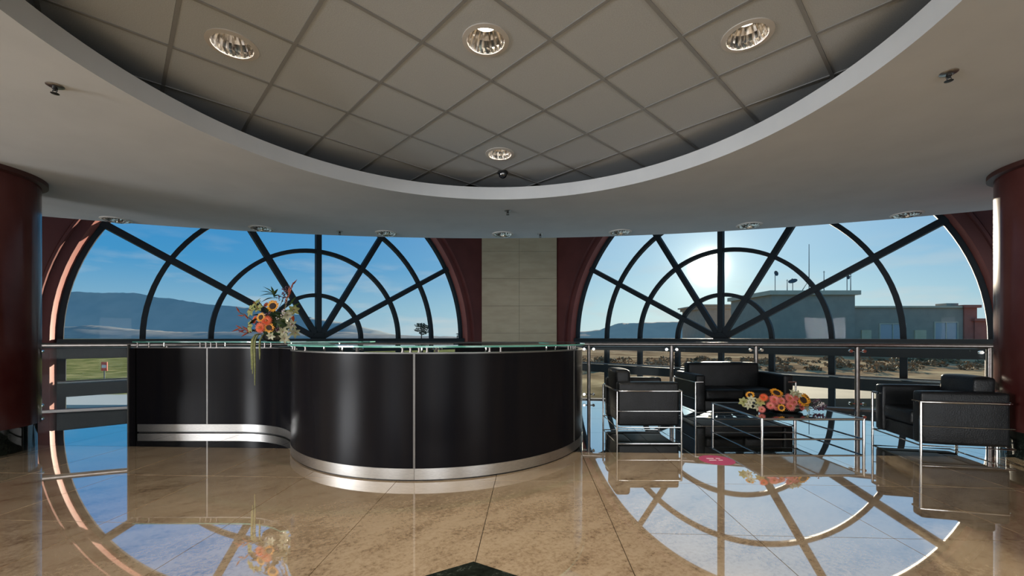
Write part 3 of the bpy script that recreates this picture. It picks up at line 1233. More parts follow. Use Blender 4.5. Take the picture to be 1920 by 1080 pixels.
def petal(m_, M, o, ang, r0, r1, w, lift0, lift1, droop=0.0, pointed=1.0, nseg=5):
    """one petal: cross-folded strip from radius r0 to r1 in the plane of the flower"""
    vs, fs = [], []
    for i in range(nseg + 1):
        t = i / nseg
        r = r0 + (r1 - r0) * t
        ww = w * (sin(pi * min(1, 0.12 + 0.88 * t) ** pointed) if t < 1 else 0.06)
        z = lift0 + (lift1 - lift0) * t - droop * t * t
        for k, zz in ((-1, 0.18 * w), (0, 0.0), (1, 0.18 * w)):
            p = Vector((r * cos(ang) - k * ww * sin(ang), r * sin(ang) + k * ww * cos(ang), z + zz))
            vs.append(Vector(o) + M @ p)
    for i in range(nseg):
        for k in range(2):
            fs.append((3 * i + k, 3 * i + k + 1, 3 * i + k + 4, 3 * i + k + 3))
    m_.add(vs, fs)


def head(kind, o, d, R, parent):
    M = frame_of(d, random.random() * 6)
    q, c = MB(), MB()
    if kind == 'sunflower':
        for ring, (n, rr, l) in enumerate(((17, 1.0, .12), (15, .9, .22))):
            for i in range(n):
                petal(q, M, o, 2 * pi * (i + .5 * ring) / n + random.uniform(-.08, .08), .42 * R, rr * R * random.uniform(.92, 1.05), .13 * R, 0.03 * R, l * R, .12 * R)
        for i in range(4):
            rr = (.50, .46, .3, .05)[i] * R
        prof = [(0.50, 0.0), (.50, .08), (.42, .16), (.22, .17), (.05, .13)]
        seg = 18
        vs = [Vector(o) + M @ Vector((a * R * cos(2 * pi * j / seg), a * R * sin(2 * pi * j / seg), z * R)) for a, z in prof for j in range(seg)]
        c.add(vs, [(i * seg + j, i * seg + (j + 1) % seg, (i + 1) * seg + (j + 1) % seg, (i + 1) * seg + j) for i in range(4) for j in range(seg)] + [tuple(range(4 * seg, 5 * seg)), tuple(range(seg))])
        f_ = q.build('sunflower', M_SUNP, parent, True)
        c.build('flower_disc', M_SUNC, f_, True)
    elif kind in ('gerbera', 'pink_gerbera'):
        for ring, (n, rr, l) in enumerate(((20, 1.0, 0.02), (16, .78, .16), (12, .5, .24))):
            for i in range(n):
                petal(q, M, o, 2 * pi * (i + .5 * ring) / n, .16 * R, rr * R, .105 * R, .04 * R, l * R, .06 * R, 0.8)
        seg = 12
        prof = [(.22, .02), (.22, .14), (.12, .20), (.02, .20)]
        vs = [Vector(o) + M @ Vector((a * R * cos(2 * pi * j / seg), a * R * sin(2 * pi * j / seg), z * R)) for a, z in prof for j in range(seg)]
        c.add(vs, [(i * seg + j, i * seg + (j + 1) % seg, (i + 1) * seg + (j + 1) % seg, (i + 1) * seg + j) for i in range(3) for j in range(seg)])
        f_ = q.build('gerbera', M_GERO if kind == 'gerbera' else M_GERP, parent, True)
        c.build('flower_disc', M_GERC, f_, True)
    elif kind in ('lily', 'orchid'):
        for i in range(6):
            petal(q, M, o, 2 * pi * i / 6 + random.uniform(-.1, .1), .05 * R, R, (.24 if kind == 'lily' else .30) * R, 0.0, .55 * R, .42 * R, 1.0, 6)
        for i in range(5):
            a = 2 * pi * i / 5
            c.tube([Vector(o) + M @ Vector((0, 0, .05 * R)), Vector(o) + M @ Vector((.1 * R * cos(a), .1 * R * sin(a), .55 * R))], .018 * R, 5)
        f_ = q.build(kind if kind == 'lily' else 'green_orchid', M_LILY if kind == 'lily' else M_ORCH, parent, True)
        c.build('stamens', M_GERC, f_)


def leaf(p0, d, L, w, parent, m=None, curl=0.25, name='leaf'):
    q = MB()
    d = Vector(d).normalized()
    side = d.cross(Vector((0, 0.3, 1))).normalized()
    up = side.cross(d)
    vs, fs = [], []
    n = 7
    for i in range(n + 1):
        t = i / n
        c = Vector(p0) + d * L * t - up * curl * L * t * t
        ww = w * sin(pi * (0.06 + 0.93 * t) ** 0.85)
        for k, lift in ((-1, .25), (0, 0), (1, .25)):
            vs.append(c + side * ww * k + up * ww * lift)
    for i in range(n):
        for k in range(2):
            fs.append((3 * i + k, 3 * i + k + 1, 3 * i + k + 4, 3 * i + k + 3))
    q.add(vs, fs)
    return q.build(name, m or M_LEAF, parent, True)


def berries(p0, p1, n, r, parent, m=M_BERRY, spread=0.03, name='berry_sprig'):
    q = MB()
    p0, p1 = Vector(p0), Vector(p1)
    q.tube([p0, (p0 + p1) / 2 + Vector((.008, 0, 0)), p1], .0025, 5, mi=1)
    for i in range(n):
        t = random.uniform(.25, 1)
        p = p0.lerp(p1, t) + Vector((random.uniform(-1, 1), random.uniform(-1, 1), random.uniform(-.5, .5))) * spread * (1.15 - t * .6)
        q.ball(p, r * random.uniform(.7, 1.15), 6, 4)
    return q.build(name, [m, M_STEM], parent, True)


def spray(p0, p1, parent, bracts=3, name='heliconia'):
    """bare stem with pointed red bracts, like a bird of paradise"""
    q = MB()
    p0, p1 = Vector(p0), Vector(p1)
    d = (p1 - p0).normalized()
    mid = (p0 + p1) / 2 + Vector((0, 0, .02))
    q.tube([p0, mid, p1], .004, 6, mi=1)
    for i in range(bracts):
        b0 = p0.lerp(p1, .55 + .42 * i / max(1, bracts - 1))
        dv = (d + Vector((random.uniform(-.2, .2), random.uniform(-.2, .2), (-1) ** i * .55))).normalized()
        L = .085
        q.tube([b0, b0 + dv * L * .4, b0 + dv * L], .01, 6, radii=[.004, .0095, .001])
    return q.build(name, [M_RED, M_STEM], parent, True)


# tall arrangement on the counter
fa = thing('flower_arrangement', 'tall bouquet with sunflowers and orange gerberas standing on the glass counter', 'flowers', (-2.78, 4.86, GL1))
q = MB(); q.lathe([(.075, 0), (.115, .02), (.13, .075), (.12, .078), (.105, .03), (.02, .02)], 24); q.build('dish', M_VASE, fa, True)
q = MB(); q.ball((0.01, 0, .19), .15, 12, 8, (1.05, .7, 1.1)); q.build('moss', M_LEAFD, fa, True)
K = 4.75 / F            # metres per pixel at the arrangement


def fp(px, py, y=0.0):
    return ((px - 505) * K, y, (639 - py) * K)


head('sunflower', fp(517, 573, -.15), (.05, -1, .25), .075, fa)
head('sunflower', fp(497, 594, -.17), (-.2, -1, .2), .060, fa)
head('sunflower', fp(512, 613, -.17), (.15, -1, -.05), .062, fa)
head('gerbera', fp(497, 613, -.19), (-.15, -1, 0), .070, fa)
head('gerbera', fp(508, 600, -.18), (.1, -1, .2), .066, fa)
head('gerbera', fp(480, 598, -.12), (-.8, -1, .3), .060, fa)
head('lily', fp(540, 590, -.10), (.5, -1, .3), .072, fa)
head('lily', fp(546, 607, -.10), (.8, -1, 0), .070, fa)
head('lily', fp(533, 620, -.12), (.4, -1, -.2), .066, fa)
head('lily', fp(535, 632, -.10), (.3, -1, -.5), .070, fa)
head('lily', fp(549, 622, -.06), (.9, -.8, -.2), .070, fa)
head('lily', fp(513, 628, -.14), (0, -1, -.3), .055, fa)
head('orchid', fp(547, 580, -.05), (.7, -1, .5), .070, fa)
head('orchid', fp(474, 581, -.10), (-.6, -1, .3), .085, fa)
head('orchid', fp(478, 569, -.06), (-.6, -.8, .8), .085, fa)
head('orchid', fp(472, 611, -.10), (-.8, -1, 0), .080, fa)
head('orchid', fp(488, 577, -.12), (-.2, -1, .5), .060, fa)
head('pink_gerbera', fp(494, 569, -.04), (-.2, -1, .6), .040, fa)
for px, py, dx, dz in ((507, 550, -.95, .35), (507, 550, -.8, .75), (507, 550, -.4, 1), (507, 552, .1, 1), (507, 552, .5, .9), (507, 554, .9, .55), (507, 556, -1, .05), (507, 556, .95, .2)):
    p = fp(px, py, -.03)
    leaf(p, (dx, -.25, dz), .125, .014, fa, M_LEAFD, .55)
leaf(fp(482, 575), (-.4, -.1, 1), .11, .028, fa, M_ORCH, .2)
leaf(fp(540, 575), (.9, -.2, .7), .13, .016, fa, M_LEAF, .2)
leaf(fp(535, 570), (.6, -.1, .9), .14, .012, fa, M_LEAF, .15)
leaf(fp(545, 605, -.08), (.45, -.3, 1), .11, .022, fa, M_RED, .1, 'red_leaf')
leaf(fp(478, 616), (-1, -.2, -.12), .20, .020, fa, M_LEAFD, .35)
for k in range(34):
    a = random.uniform(-.2, pi + .2)
    rr = random.uniform(.05, .13)
    leaf((rr * cos(a), random.uniform(-.14, .05), .12 + random.uniform(0, .22)), (cos(a), random.uniform(-.9, .2), random.uniform(-.3, .7)), random.uniform(.09, .14), random.uniform(.02, .032), fa, random.choice((M_LEAF, M_LEAFD)), .4)
berries(fp(520, 575, -.06), fp(535, 532, -.02), 30, .008, fa, spread=.045)
berries(fp(523, 570, -.06), fp(528, 540, -.04), 24, .008, fa, spread=.05)
berries(fp(500, 596, -.13), fp(516, 582, -.16), 26, .007, fa, spread=.035)
berries(fp(527, 600, -.12), fp(536, 580, -.12), 20, .009, fa, M_BERRYW, .04)
berries(fp(536, 628, -.10), fp(550, 605, -.10), 20, .009, fa, M_BERRYW, .04)
berries(fp(517, 622, -.15), fp(530, 612, -.15), 18, .008, fa, spread=.035)
spray(fp(528, 585, -.05), fp(545, 530, -.05), fa, 4)
spray(fp(527, 590, -.05), fp(537, 545, -.05), fa, 3)
spray(fp(482, 612, -.05), fp(443, 583, -.05), fa, 3)
spray(fp(482, 620, -.05), fp(442, 614, -.05), fa, 4)
spray(fp(485, 622, -.05), fp(455, 622, -.08), fa, 3)
for px, x1, zlen in ((482, 0, .28), (488, 1, .46), (497, 0, .17), (484, 0, .33)):
    p = Vector(fp(px, 636, -.135))
    q = MB()
    yo = -.19
    pts = [Vector((p.x, -.05, .09)), Vector((p.x, -.13, .08)), Vector((p.x, yo, .02)), Vector((p.x, yo - .01, -.05)), Vector((p.x + .004, yo - .01, -.05 - zlen * .5)), Vector((p.x + .002, yo - .01, -.03 - zlen))]
    q.tube(pts, .008, 7, radii=[.004, .006, .009, .010, .009, .004])
    q.build('trailing_amaranth', M_VINE, fa, True)

# low arrangement on the coffee table
fb = thing('flower_arrangement', 'low wide bouquet of sunflowers and pink gerberas on the coffee table', 'flowers', (3.16, 4.80, 0.300))
q = MB(); q.lathe([(.10, 0), (.16, .015), (.17, .05), (.155, .05), (.02, .02)], 24); q.build('dish', M_VASE, fb, True)
q = MB(); q.ball((-.02, .02, .092), .20, 14, 8, (1.35, .6, .42)); q.build('moss', M_LEAFD, fb, True)
K = 4.72 / F


def fq(px, py, y=0.0):
    return ((px - 1481) * K, y, (775 - py) * K)


head('sunflower', fq(1461, 741, -.02), (0, -.7, .8), .075, fb)
head('sunflower', fq(1500, 752, -.12), (.15, -1, .5), .080, fb)
head('sunflower', fq(1514, 750, -.05), (.5, -.8, .6), .070, fb)
head('sunflower', fq(1408, 744, -.05), (-.6, -.8, .7), .050, fb)
head('sunflower', fq(1452, 764, -.19), (-.1, -1, .1), .045, fb)
for px, py, dx, R in ((1443, 750, -.3, .06), (1473, 748, 0, .065), (1468, 761, 0, .062), (1486, 745, .2, .05), (1432, 760, -.4, .05), (1456, 752, -.1, .05)):
    head('pink_gerbera', fq(px, py, -.13 - (py - 745) * .004), (dx, -1, .45), R, fb)
for px, py, dx, R in ((1424, 746, -.3, .05), (1447, 762, -.2, .055), (1480, 755, .2, .055), (1494, 763, .3, .05), (1420, 768, -.4, .045)):
    head('pink_gerbera' if px != 1424 else 'gerbera', fq(px, py, -.15), (dx, -1, .4), R, fb)
for px, py, dx in ((1404, 751, -.8), (1399, 762, -.9), (1415, 765, -.4), (1487, 764, .1), (1505, 767, .4), (1480, 739, .1), (1490, 741, .2)):
    head('lily', fq(px, py, -.12), (dx, -1, .5), .052, fb)
head('orchid', fq(1420, 755, -.12), (-.4, -1, .6), .06, fb)
head('orchid', fq(1396, 757, -.05), (-.8, -.8, .4), .06, fb)
for a, b_ in (((1515, 765), (1535, 752)), ((1520, 770), (1545, 757)), ((1525, 773), (1548, 764)), ((1518, 768), (1540, 770))):
    berries(fq(*a, -.06), fq(*b_, -.08), 26, .008, fb, M_BERRY if a[0] != 1520 else M_BERRYW, .04)
for k in range(48):
    a = 2 * pi * k / 48 + random.uniform(-.1, .1)
    leaf((.18 * cos(a), .09 * sin(a), .05 + random.uniform(0, .03)), (cos(a), .7 * sin(a), random.uniform(.08, .45)), random.uniform(.09, .17), random.uniform(.02, .035), fb, random.choice((M_LEAF, M_LEAFD, M_LEAF)), .12)

# ================================================================== ceiling fittings
lamp_labels = ['lit recessed downlight in the tiled coffer, left one of the front three',
               'lit recessed downlight in the tiled coffer, middle one of the front three',
               'lit recessed downlight in the tiled coffer, right one of the front three',
               'small looking downlight in the tiled coffer just in front of the black dome camera']
for (a, bcell), lab in zip(lamp_cells, lamp_labels):
    c = cgrid(a + .5, bcell + .5)
    t = thing('downlight', lab, 'downlight', (c[0], c[1], TILEZ), group='downlights in the tiled coffer')
    q = MB(); q.lathe([(.156, 0), (.156, -.006), (.124, -.010), (.121, .0)], 36, cap=False); q.build('trim_ring', M_WHITE, t, True)
    q = MB()
    seg = 40
    prof = [(.122, -.006), (.116, .03), (.102, .07), (.074, .115)]
    vs = []
    for i, (r, z) in enumerate(prof):
        for j in range(seg):
            rr = r * (1 + (.018 if j % 2 else -.018) * (1 if i else 0))
            vs.append((rr * cos(2 * pi * j / seg), rr * sin(2 * pi * j / seg), z))
    q.add(vs, [(i * seg + j, i * seg + (j + 1) % seg, (i + 1) * seg + (j + 1) % seg, (i + 1) * seg + j) for i in range(3) for j in range(seg)])
    q.build('reflector', M_REFL, t)
    q = MB(); q.lathe([(.074, .112), (.074, .118)], 30); q.build('lamp', M_LAMP, t)
    ld = bpy.data.lights.new('downlight_beam', 'SPOT')
    ld.energy = DOWNLIGHT_W
    ld.color = (1.0, 0.87, 0.70)
    ld.spot_size = radians(105)
    ld.spot_blend = 0.6
    ld.shadow_soft_size = 0.05
    lo = bpy.data.objects.new('downlight_beam', ld)
    COL.objects.link(lo)
    lo.parent = t
    lo.location = (0, 0, 0.07)

soff = [((218, 412), 'flat soffit downlight above the left arch, nearest the left column'),
        ((490, 428), 'flat soffit downlight above the left window, second from the left'),
        ((725, 437), 'flat soffit downlight above the right half of the left window'),
        ((943, 439), 'flat soffit downlight in front of the travertine pier'),
        ((1163, 435), 'flat soffit downlight above the left end of the right window'),
        ((1405, 422), 'flat soffit downlight above the sofa, right of the sun'),
        ((1700, 402), 'flat soffit downlight above the right armchair, rightmost of the row')]
t0 = None
for (px, py), lab in soff:
    D = F * (SOF - HC) / (YH - py)
    if t0 is None:
        t0 = t = thing('downlight', lab, 'downlight', group='downlights along the soffit edge')
        q = MB(); q.lathe([(.175, 0), (.175, -.006), (.150, -.012), (.146, -.004)], 36, cap=False); q.build('trim_ring', M_WHITE, t, True)
        q = MB()
        seg = 36
        vs = []
        for i, (r, z) in enumerate(((.148, -.004), (.125, -.02), (.085, -.03), (.04, -.034))):
            for j in range(seg):
                zz = z + (.004 if (j + i) % 2 else -.004) * (i > 0)
                vs.append((r * cos(2 * pi * j / seg), r * sin(2 * pi * j / seg), zz))
        q.add(vs, [(i * seg + j, i * seg + (j + 1) % seg, (i + 1) * seg + (j + 1) % seg, (i + 1) * seg + j) for i in range(3) for j in range(seg)] + [tuple(range(3 * seg, 4 * seg))])
        q.build('lens', M_LENS, t)
    else:
        t = copy_tree(t0)
        t['label'] = lab
    t.location = ((px - 960) / F * D, D, SOF)

spr = [((103, 166), 'sprinkler head on the soffit at the upper left'),
       ((1779, 142), 'sprinkler head on the soffit at the upper right'),
       ((952, 398), 'sprinkler head on the soffit behind the coffer, at the middle'),
       ((637, 436), 'tiny sprinkler head at the soffit edge above the left window'),
       ((1013, 441), 'tiny sprinkler head at the soffit edge near the travertine pier')]
t0 = None
for (px, py), lab in spr:
    D = F * (SOF - 0.02 - HC) / (YH - py)
    if t0 is None:
        t0 = t = thing('sprinkler', lab, 'sprinkler', group='ceiling sprinklers')
        q = MB(); q.lathe([(.045, 0), (.045, -.004), (.030, -.012), (.012, -.012)], 24); q.build('escutcheon', M_STEEL, t, True)
        q = MB(); q.lathe([(.012, -.010), (.014, -.024), (.009, -.026), (.009, -.034)], 16); q.build('body', M_BLACKMETAL, t, True)
        q = MB()
        for s in (-1, 1):
            q.tube([(s * .010, 0, -.024), (s * .016, 0, -.036), (s * .004, 0, -.052)], .0028, 6)
        q.lathe([(.022, -.052), (.022, -.054), (.006, -.056)], 16)
        q.build('deflector', M_BLACKMETAL, t)
    else:
        t = copy_tree(t0)
        t['label'] = lab
    t.location = ((px - 960) / F * D, D, SOF)

D = F * (TILEZ - .05 - HC) / (YH - 335)
t = thing('security_camera', 'small black dome camera under the tiled coffer', 'camera', ((943 - 960) / F * D, min(D, CC[1] + CR - 0.02), TILEZ))
q = MB(); q.lathe([(.062, 0), (.062, -.02), (.054, -.026)], 28); q.build('housing', M_BLACKMETAL, t, True)
q = MB(); q.lathe([(.052, -.024), (.049, -.046), (.038, -.064), (.02, -.075), (.004, -.078)], 28); q.build('dome', M_SMOKE, t, True)

# ================================================================== outdoors
M_GND = mat('ground', (0.2, 0.15, 0.08), 0.95)
t_ = M_GND.node_tree
b_ = t_.nodes['Principled BSDF']
b_.inputs['Specular IOR Level'].default_value = 0.0
pv = pos(t_, (1, 1, 1))
n1 = noise(t_, pv, .16, 8, .65)
n2 = noise(t_, pv, .035, 4)
brown = ramp(t_, n1, [(.32, (.14, .085, .05)), (.5, (.36, .245, .145)), (.66, (.62, .46, .27))])
green = ramp(t_, n1, [(.32, (.10, .12, .035)), (.52, (.24, .24, .09)), (.68, (.52, .42, .19))])
sx_ = nd(t_, 'ShaderNodeSeparateXYZ')
t_.links.new(pv, sx_.inputs[0])
side_ = mth(t_, 'ADD', mth(t_, 'MULTIPLY', sx_.outputs[0], .04), mth(t_, 'ADD', mth(t_, 'MULTIPLY', n2, .8), .1), True)
t_.links.new(mixc(t_, side_, green, brown), b_.inputs['Base Color'])


def hgt(x, y):
    rgt = max(0, min(1, (x + 6) / 9))
    rgt = rgt * rgt * (3 - 2 * rgt)
    n_ = .35 * sin(x * .31 + y * .17) + .25 * sin(x * .13 - y * .41)
    return -10.5 + rgt * 8.0 + n_ * .22


m_ = MB()
gx = [-4000, -1200, -400, -160] + [-90 + 5 * i for i in range(16)] + [-13.5 + 1.5 * i for i in range(14)] + [10 + 5 * i for i in range(36)] + [230, 420, 1200, 4000]
gy = [20 + 4 * i for i in range(22)] + [120, 150, 200, 300, 500, 900, 1600, 3000, 6000]
vs = [(x, y, hgt(x, y) if y < 400 else (-10.5 if x < -2 else -2.5 - 8 * min(1, (y - 400) / 1500))) for y in gy for x in gx]
k = len(gx)
m_.add(vs, [(i * k + j, i * k + j + 1, (i + 1) * k + j + 1, (i + 1) * k + j) for i in range(len(gy) - 1) for j in range(k - 1)])
struct(m_.build('ground', M_GND, None, True), 'brown grassy ground outside sloping up to the right')


def ridge(name, label, prof, dist, depth, m, base=-10.6, jit=4.0, wid=1.0):
    """mountain range: profile of (pixel x, pixel y) points measured in the photo, given its real distance, height and depth"""
    rnd = random.Random(len(label))
    xs_, zs_ = [], []
    N = 160
    for i in range(N + 1):
        px = prof[0][0] + (prof[-1][0] - prof[0][0]) * i / N
        for (xa, ya), (xb, yb) in zip(prof[:-1], prof[1:]):
            if xa <= px <= xb:
                tt = (px - xa) / (xb - xa)
                tt = tt * tt * (3 - 2 * tt) * .5 + tt * .5
                py = ya + (yb - ya) * tt
                break
        xs_.append((px - 960) / F * dist)
        zs_.append(HC + (YH - py) / F * dist + rnd.uniform(-1, 1) * jit)
    R = 12
    vs = []
    for r in range(R + 1):
        u = -1 + 2 * r / R
        for i in range(N + 1):
            hgt_ = zs_[i] - base
            g = max(0, 1 - abs(u)) ** .8
            wob = .5 * sin(i * .35 + r * 1.3) + .5 * sin(i * .12 - r * .7)
            vs.append((xs_[i] + u * depth * .15 * wob, dist + u * depth, base + hgt_ * (g if u else 1) * (1 + .10 * wob * (0 < abs(u) < 1))))
    k = N + 1
    m_ = MB()
    m_.add(vs, [(r * k + i, r * k + i + 1, (r + 1) * k + i + 1, (r + 1) * k + i) for r in range(R) for i in range(N)])
    return struct(m_.build(name, m, None, True), label)


M_MTN = mottled('far_mountain', (0.42, 0.46, 0.44), (0.48, 0.50, 0.47), .004, 1.0, spec=0)  # distance haze is put into this pale base colour
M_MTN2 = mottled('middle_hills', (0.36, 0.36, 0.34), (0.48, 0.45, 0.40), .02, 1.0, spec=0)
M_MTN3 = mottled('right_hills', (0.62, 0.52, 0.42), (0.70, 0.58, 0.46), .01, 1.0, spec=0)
ridge('mountain_range', 'long blue mountain range beyond the left window',
      [(-260, 580), (-100, 560), (60, 552), (140, 547), (180, 549), (250, 549), (300, 558), (400, 571), (470, 577), (553, 589), (600, 598), (650, 605), (705, 619), (750, 630), (800, 634)], 7000, 900, M_MTN, jit=5)
ridge('low_hills', 'lower near hills below the blue mountains',
      [(-300, 622), (60, 618), (120, 613), (175, 610), (260, 618), (350, 623), (430, 622), (500, 620), (560, 623), (640, 622), (700, 626), (800, 630), (900, 632)], 3200, 420, M_MTN2, jit=2)
ridge('right_hills', 'grey hills left of the neighbouring building',
      [(960, 630), (1060, 624), (1120, 619), (1161, 606), (1240, 604), (1311, 602), (1420, 606), (1500, 618), (1700, 622), (2100, 630)], 2600, 350, M_MTN3, jit=2)

# far town roofs on the plain under the mountains
M_ROOFS = mottled('far_roofs', (.35, .40, .42), (.62, .62, .58), .02, .9)
M_BW = mottled('grey_render', (.42, .36, .28), (.47, .40, .31), .3, .9, spec=.1)
M_BC = mottled('pale_cornice', (.66, .56, .40), (.72, .62, .46), .3, .9, spec=.1)
M_BR = mottled('red_render', (.50, .17, .12), (.55, .20, .14), .3, .9, spec=.1)
M_BBEIGE = mottled('beige_render', (.72, .58, .36), (.78, .64, .42), .3, .9, spec=.1)
M_BGL = mat('reflection_pane', (.30, .38, .42), .12, 0, .8)
M_SPIKE = mat('antenna_metal', (.10, .12, .13), .5, .3)


def bx_at(m_, px0, px1, py0, zbot, dist, depth):
    """box whose front face is at a given distance; its width and top follow measured angles"""
    m_.box((px0 - 960) / F * dist, (px1 - 960) / F * dist, dist, dist + depth, zbot, HC + (YH - py0) / F * dist)


DB = 215.0
Q = DB / 72.0
bA = thing('building', 'grey flat roofed neighbouring building with dishes, red end and reflected panes', 'building', ((1640 - 960) / F * DB, DB, -2.2))
OB = Vector(bA.location)


def sub(m_):
    m_.v = [tuple(Vector(p) - OB) for p in m_.v]
    return m_


m_ = MB(); bx_at(m_, 1447, 1603, 552, -4, DB, 40); sub(m_).build('wall', M_BW, bA)
m_ = MB()
xa, xb = (1442 - 960) / F * DB, (1608 - 960) / F * DB
zt = HC + (YH - 545) / F * DB
zm = HC + (YH - 553) / F * DB
m_.prism([(xa - .3, DB - 1.5), (xb + .6, DB - 1.5), (xb - .9, DB + 41.2), (xa - .3, DB + 41.2)], zm, zt)
sub(m_).build('cornice', M_BC, bA)
m_ = MB(); bx_at(m_, 1603, 1808, 576, -4, DB + 3, 36); sub(m_).build('wall', M_BW, bA)
m_ = MB(); bx_at(m_, 1603, 1812, 573.5, HC + (YH - 577) / F * (DB + 2), DB + 2, 37.5); sub(m_).build('parapet', M_BC, bA)
m_ = MB(); bx_at(m_, 1808, 1832, 574, -4, DB + 2.4, 34); bx_at(m_, 1828, 1856, 600, -4, DB + 1.8, 30); sub(m_).build('red_wall', M_BR, bA)
m_ = MB(); bx_at(m_, 1808, 1841, 571.5, HC + (YH - 577) / F * (DB + 2), DB + 1.2, 36); bx_at(m_, 1828, 1862, 597, HC + (YH - 602) / F * (DB + 2), DB + 0.8, 32); sub(m_).build('red_cornice', M_BR, bA)
m_ = MB(); bx_at(m_, 1775, 1797, 568.5, 14, DB + 8, 6); sub(m_).build('roof_unit', M_BW, bA)
for (px0, px1, py0, py1) in ((1650, 1697, 608, 650), (1753, 1794, 605, 650)):  # framed panes built for pale reflections seen in the fan window glass
    dw = DB + 2.85
    m_ = MB()
    x0, x1 = (px0 - 960) / F * dw, (px1 - 960) / F * dw
    z1, z0 = HC + (YH - py0) / F * dw, HC + (YH - py1) / F * dw
    for q_ in ((x0 - .5, x1 + .5, z1, z1 + .5), (x0 - .5, x1 + .5, z0 - .5, z0), (x0 - .5, x0, z0, z1), (x1, x1 + .5, z0, z1), ((x0 + x1) / 2 - .18, (x0 + x1) / 2 + .18, z0, z1)):
        m_.box(q_[0], q_[1], dw - .3, dw + .3, q_[2], q_[3])
    w_ = sub(m_).build('window', M_BC, bA)
    m_ = MB(); m_.box(x0, x1, dw, dw + .08, z0, z1); sub(m_).build('pane', M_BGL, w_)
for px0, px1, py0 in ((1616, 1634, 619), (1716, 1737, 619)):
    m_ = MB(); bx_at(m_, px0, px1, py0, -4, DB + 2.4, 1.2); sub(m_).build('beige_bay', M_BBEIGE, bA)

DB2 = 300.0
bB = thing('building', 'grey stepped building with flared cornice left of the dish building', 'building', ((1372 - 960) / F * DB2, DB2, -2.2))
OB = Vector(bB.location)
m_ = MB(); bx_at(m_, 1322, 1373, 572, -4, DB2, 40); bx_at(m_, 1372, 1450, 579, -4, DB2 + .5, 38); sub(m_).build('wall', M_BW, bB)
m_ = MB()
for a, c_, py in ((1313, 1373, 571), (1372, 1452, 577.5)):
    x0, x1 = (a - 960) / F * DB2, (c_ - 960) / F * DB2
    z1 = HC + (YH - py) / F * DB2
    m_.prism([(x0, DB2 - 2), (x1, DB2 - 2), (x1, DB2 + 41), (x0, DB2 + 41)], z1 - 1.0, z1)
    m_.prism([(x0 + 1.8, DB2 - 1), (x1, DB2 - 1), (x1, DB2 + 40.5), (x0 + 1.8, DB2 + 40.5)], z1 - 3.0, z1 - 1.0)
sub(m_).build('cornice', M_BW, bB)

# roof masts and dishes
ZR = HC + (YH - 545) / F * DB
K = (DB + 7) / F


def mast(px, ytop, label, guys=False, bars=0):
    t = thing('antenna_mast', label, 'antenna', ((px - 960) * K, DB + 7, ZR + .02), group='masts on the grey roof')
    hgt_ = HC + (YH - ytop) * K - ZR
    q = MB(); q.tube([(0, 0, 0), (0, 0, hgt_)], .2, 8, radii=[.22, .14]); q.build('pole', M_SPIKE, t)
    if guys:
        q = MB()
        for a in range(4):
            q.tube([(0, 0, min(6.5, hgt_)), (5.5 * cos(a * pi / 2 + .4), 3.2 * sin(a * pi / 2 + .4), .12)], .10, 5)
        q.build('stay', M_SPIKE, t)
    if bars:
        q = MB()
        for i in range(bars):
            q.tube([(-.6, 0, hgt_ - .6 - i * .9), (.6, 0, hgt_ - .6 - i * .9)], .09, 5)
        q.build('crossbar', M_SPIKE, t)
    return t


mast(1517, 458, 'tallest thin antenna mast with stays on the grey roof', True)
mast(1545, 508, 'short antenna mast right of the tallest mast on the grey roof', False, 1)
mast(1595, 513, 'thin mast beside the rightmost dish on the grey roof', False, 2)
mast(1476, 524, 'short mast left of the tilted dish on the grey roof', False, 1)


def dish(px, py, rpx, yaw, pitch, label):
    zc = HC + (YH - py) * K
    t = thing('satellite_dish', label, 'dish', ((px - 960) * K, DB + 7, ZR), group='dishes on the grey roof')
    q = MB(); q.tube([(0, .3, 0), (0, .3, zc - ZR)], .17, 8); q.build('pole', M_SPIKE, t)
    R = rpx * K
    q = MB()
    q.lathe([(.02, 0), (.4 * R, .05 * R), (.75 * R, .17 * R), (R, .32 * R), (R, .36 * R), (.75 * R, .21 * R), (.4 * R, .09 * R), (.02, .04)], 20)
    o = q.build('reflector', M_SPIKE, t, True)
    o.location = (0, 0, zc - ZR)
    o.rotation_euler = (pitch, 0, yaw)
    q = MB()
    q.tube([(R * .9, 0, .3 * R), (0, 0, 1.0 * R)], .08, 5)
    q.tube([(-R * .9, 0, .3 * R), (0, 0, 1.0 * R)], .08, 5)
    q.ball((0, 0, R), .25, 8, 5)
    q.build('feed_arm', M_SPIKE, o)


dish(1454, 513, 5, .3, radians(80), 'upright satellite dish on a tall pole, leftmost on the grey roof')
dish(1487, 529, 7.5, -.9, radians(38), 'wide tilted satellite dish on the grey roof')
dish(1589, 520, 4, .2, radians(85), 'small upright satellite dish near the right roof corner')

# trees
M_CROWN = mottled('tree_crown', (.018, .035, .026), (.04, .065, .042), .8, .9)
M_TRUNK = mat('tree_trunk', (.05, .04, .03), .9)


def leaf_cloud(m_, c, r, n, s, rnd):
    for i in range(n):
        u, w = rnd.uniform(-1, 1), rnd.uniform(0, 2 * pi)
        rr = rnd.uniform(.35, 1) ** .5
        p = Vector((c[0] + r[0] * rr * sqrt(1 - u * u) * cos(w), c[1] + r[1] * rr * sqrt(1 - u * u) * sin(w), c[2] + r[2] * rr * u))
        a = Vector((rnd.gauss(0, 1), rnd.gauss(0, 1), rnd.gauss(0, 1))).normalized()
        b2 = a.cross(Vector((rnd.gauss(0, 1), rnd.gauss(0, 1), rnd.gauss(0, 1)))).normalized()
        ss = s * rnd.uniform(.6, 1.3)
        m_.add([p - a * ss, p - b2 * ss * .5, p + a * ss, p + b2 * ss * .5], [(0, 1, 2, 3)])


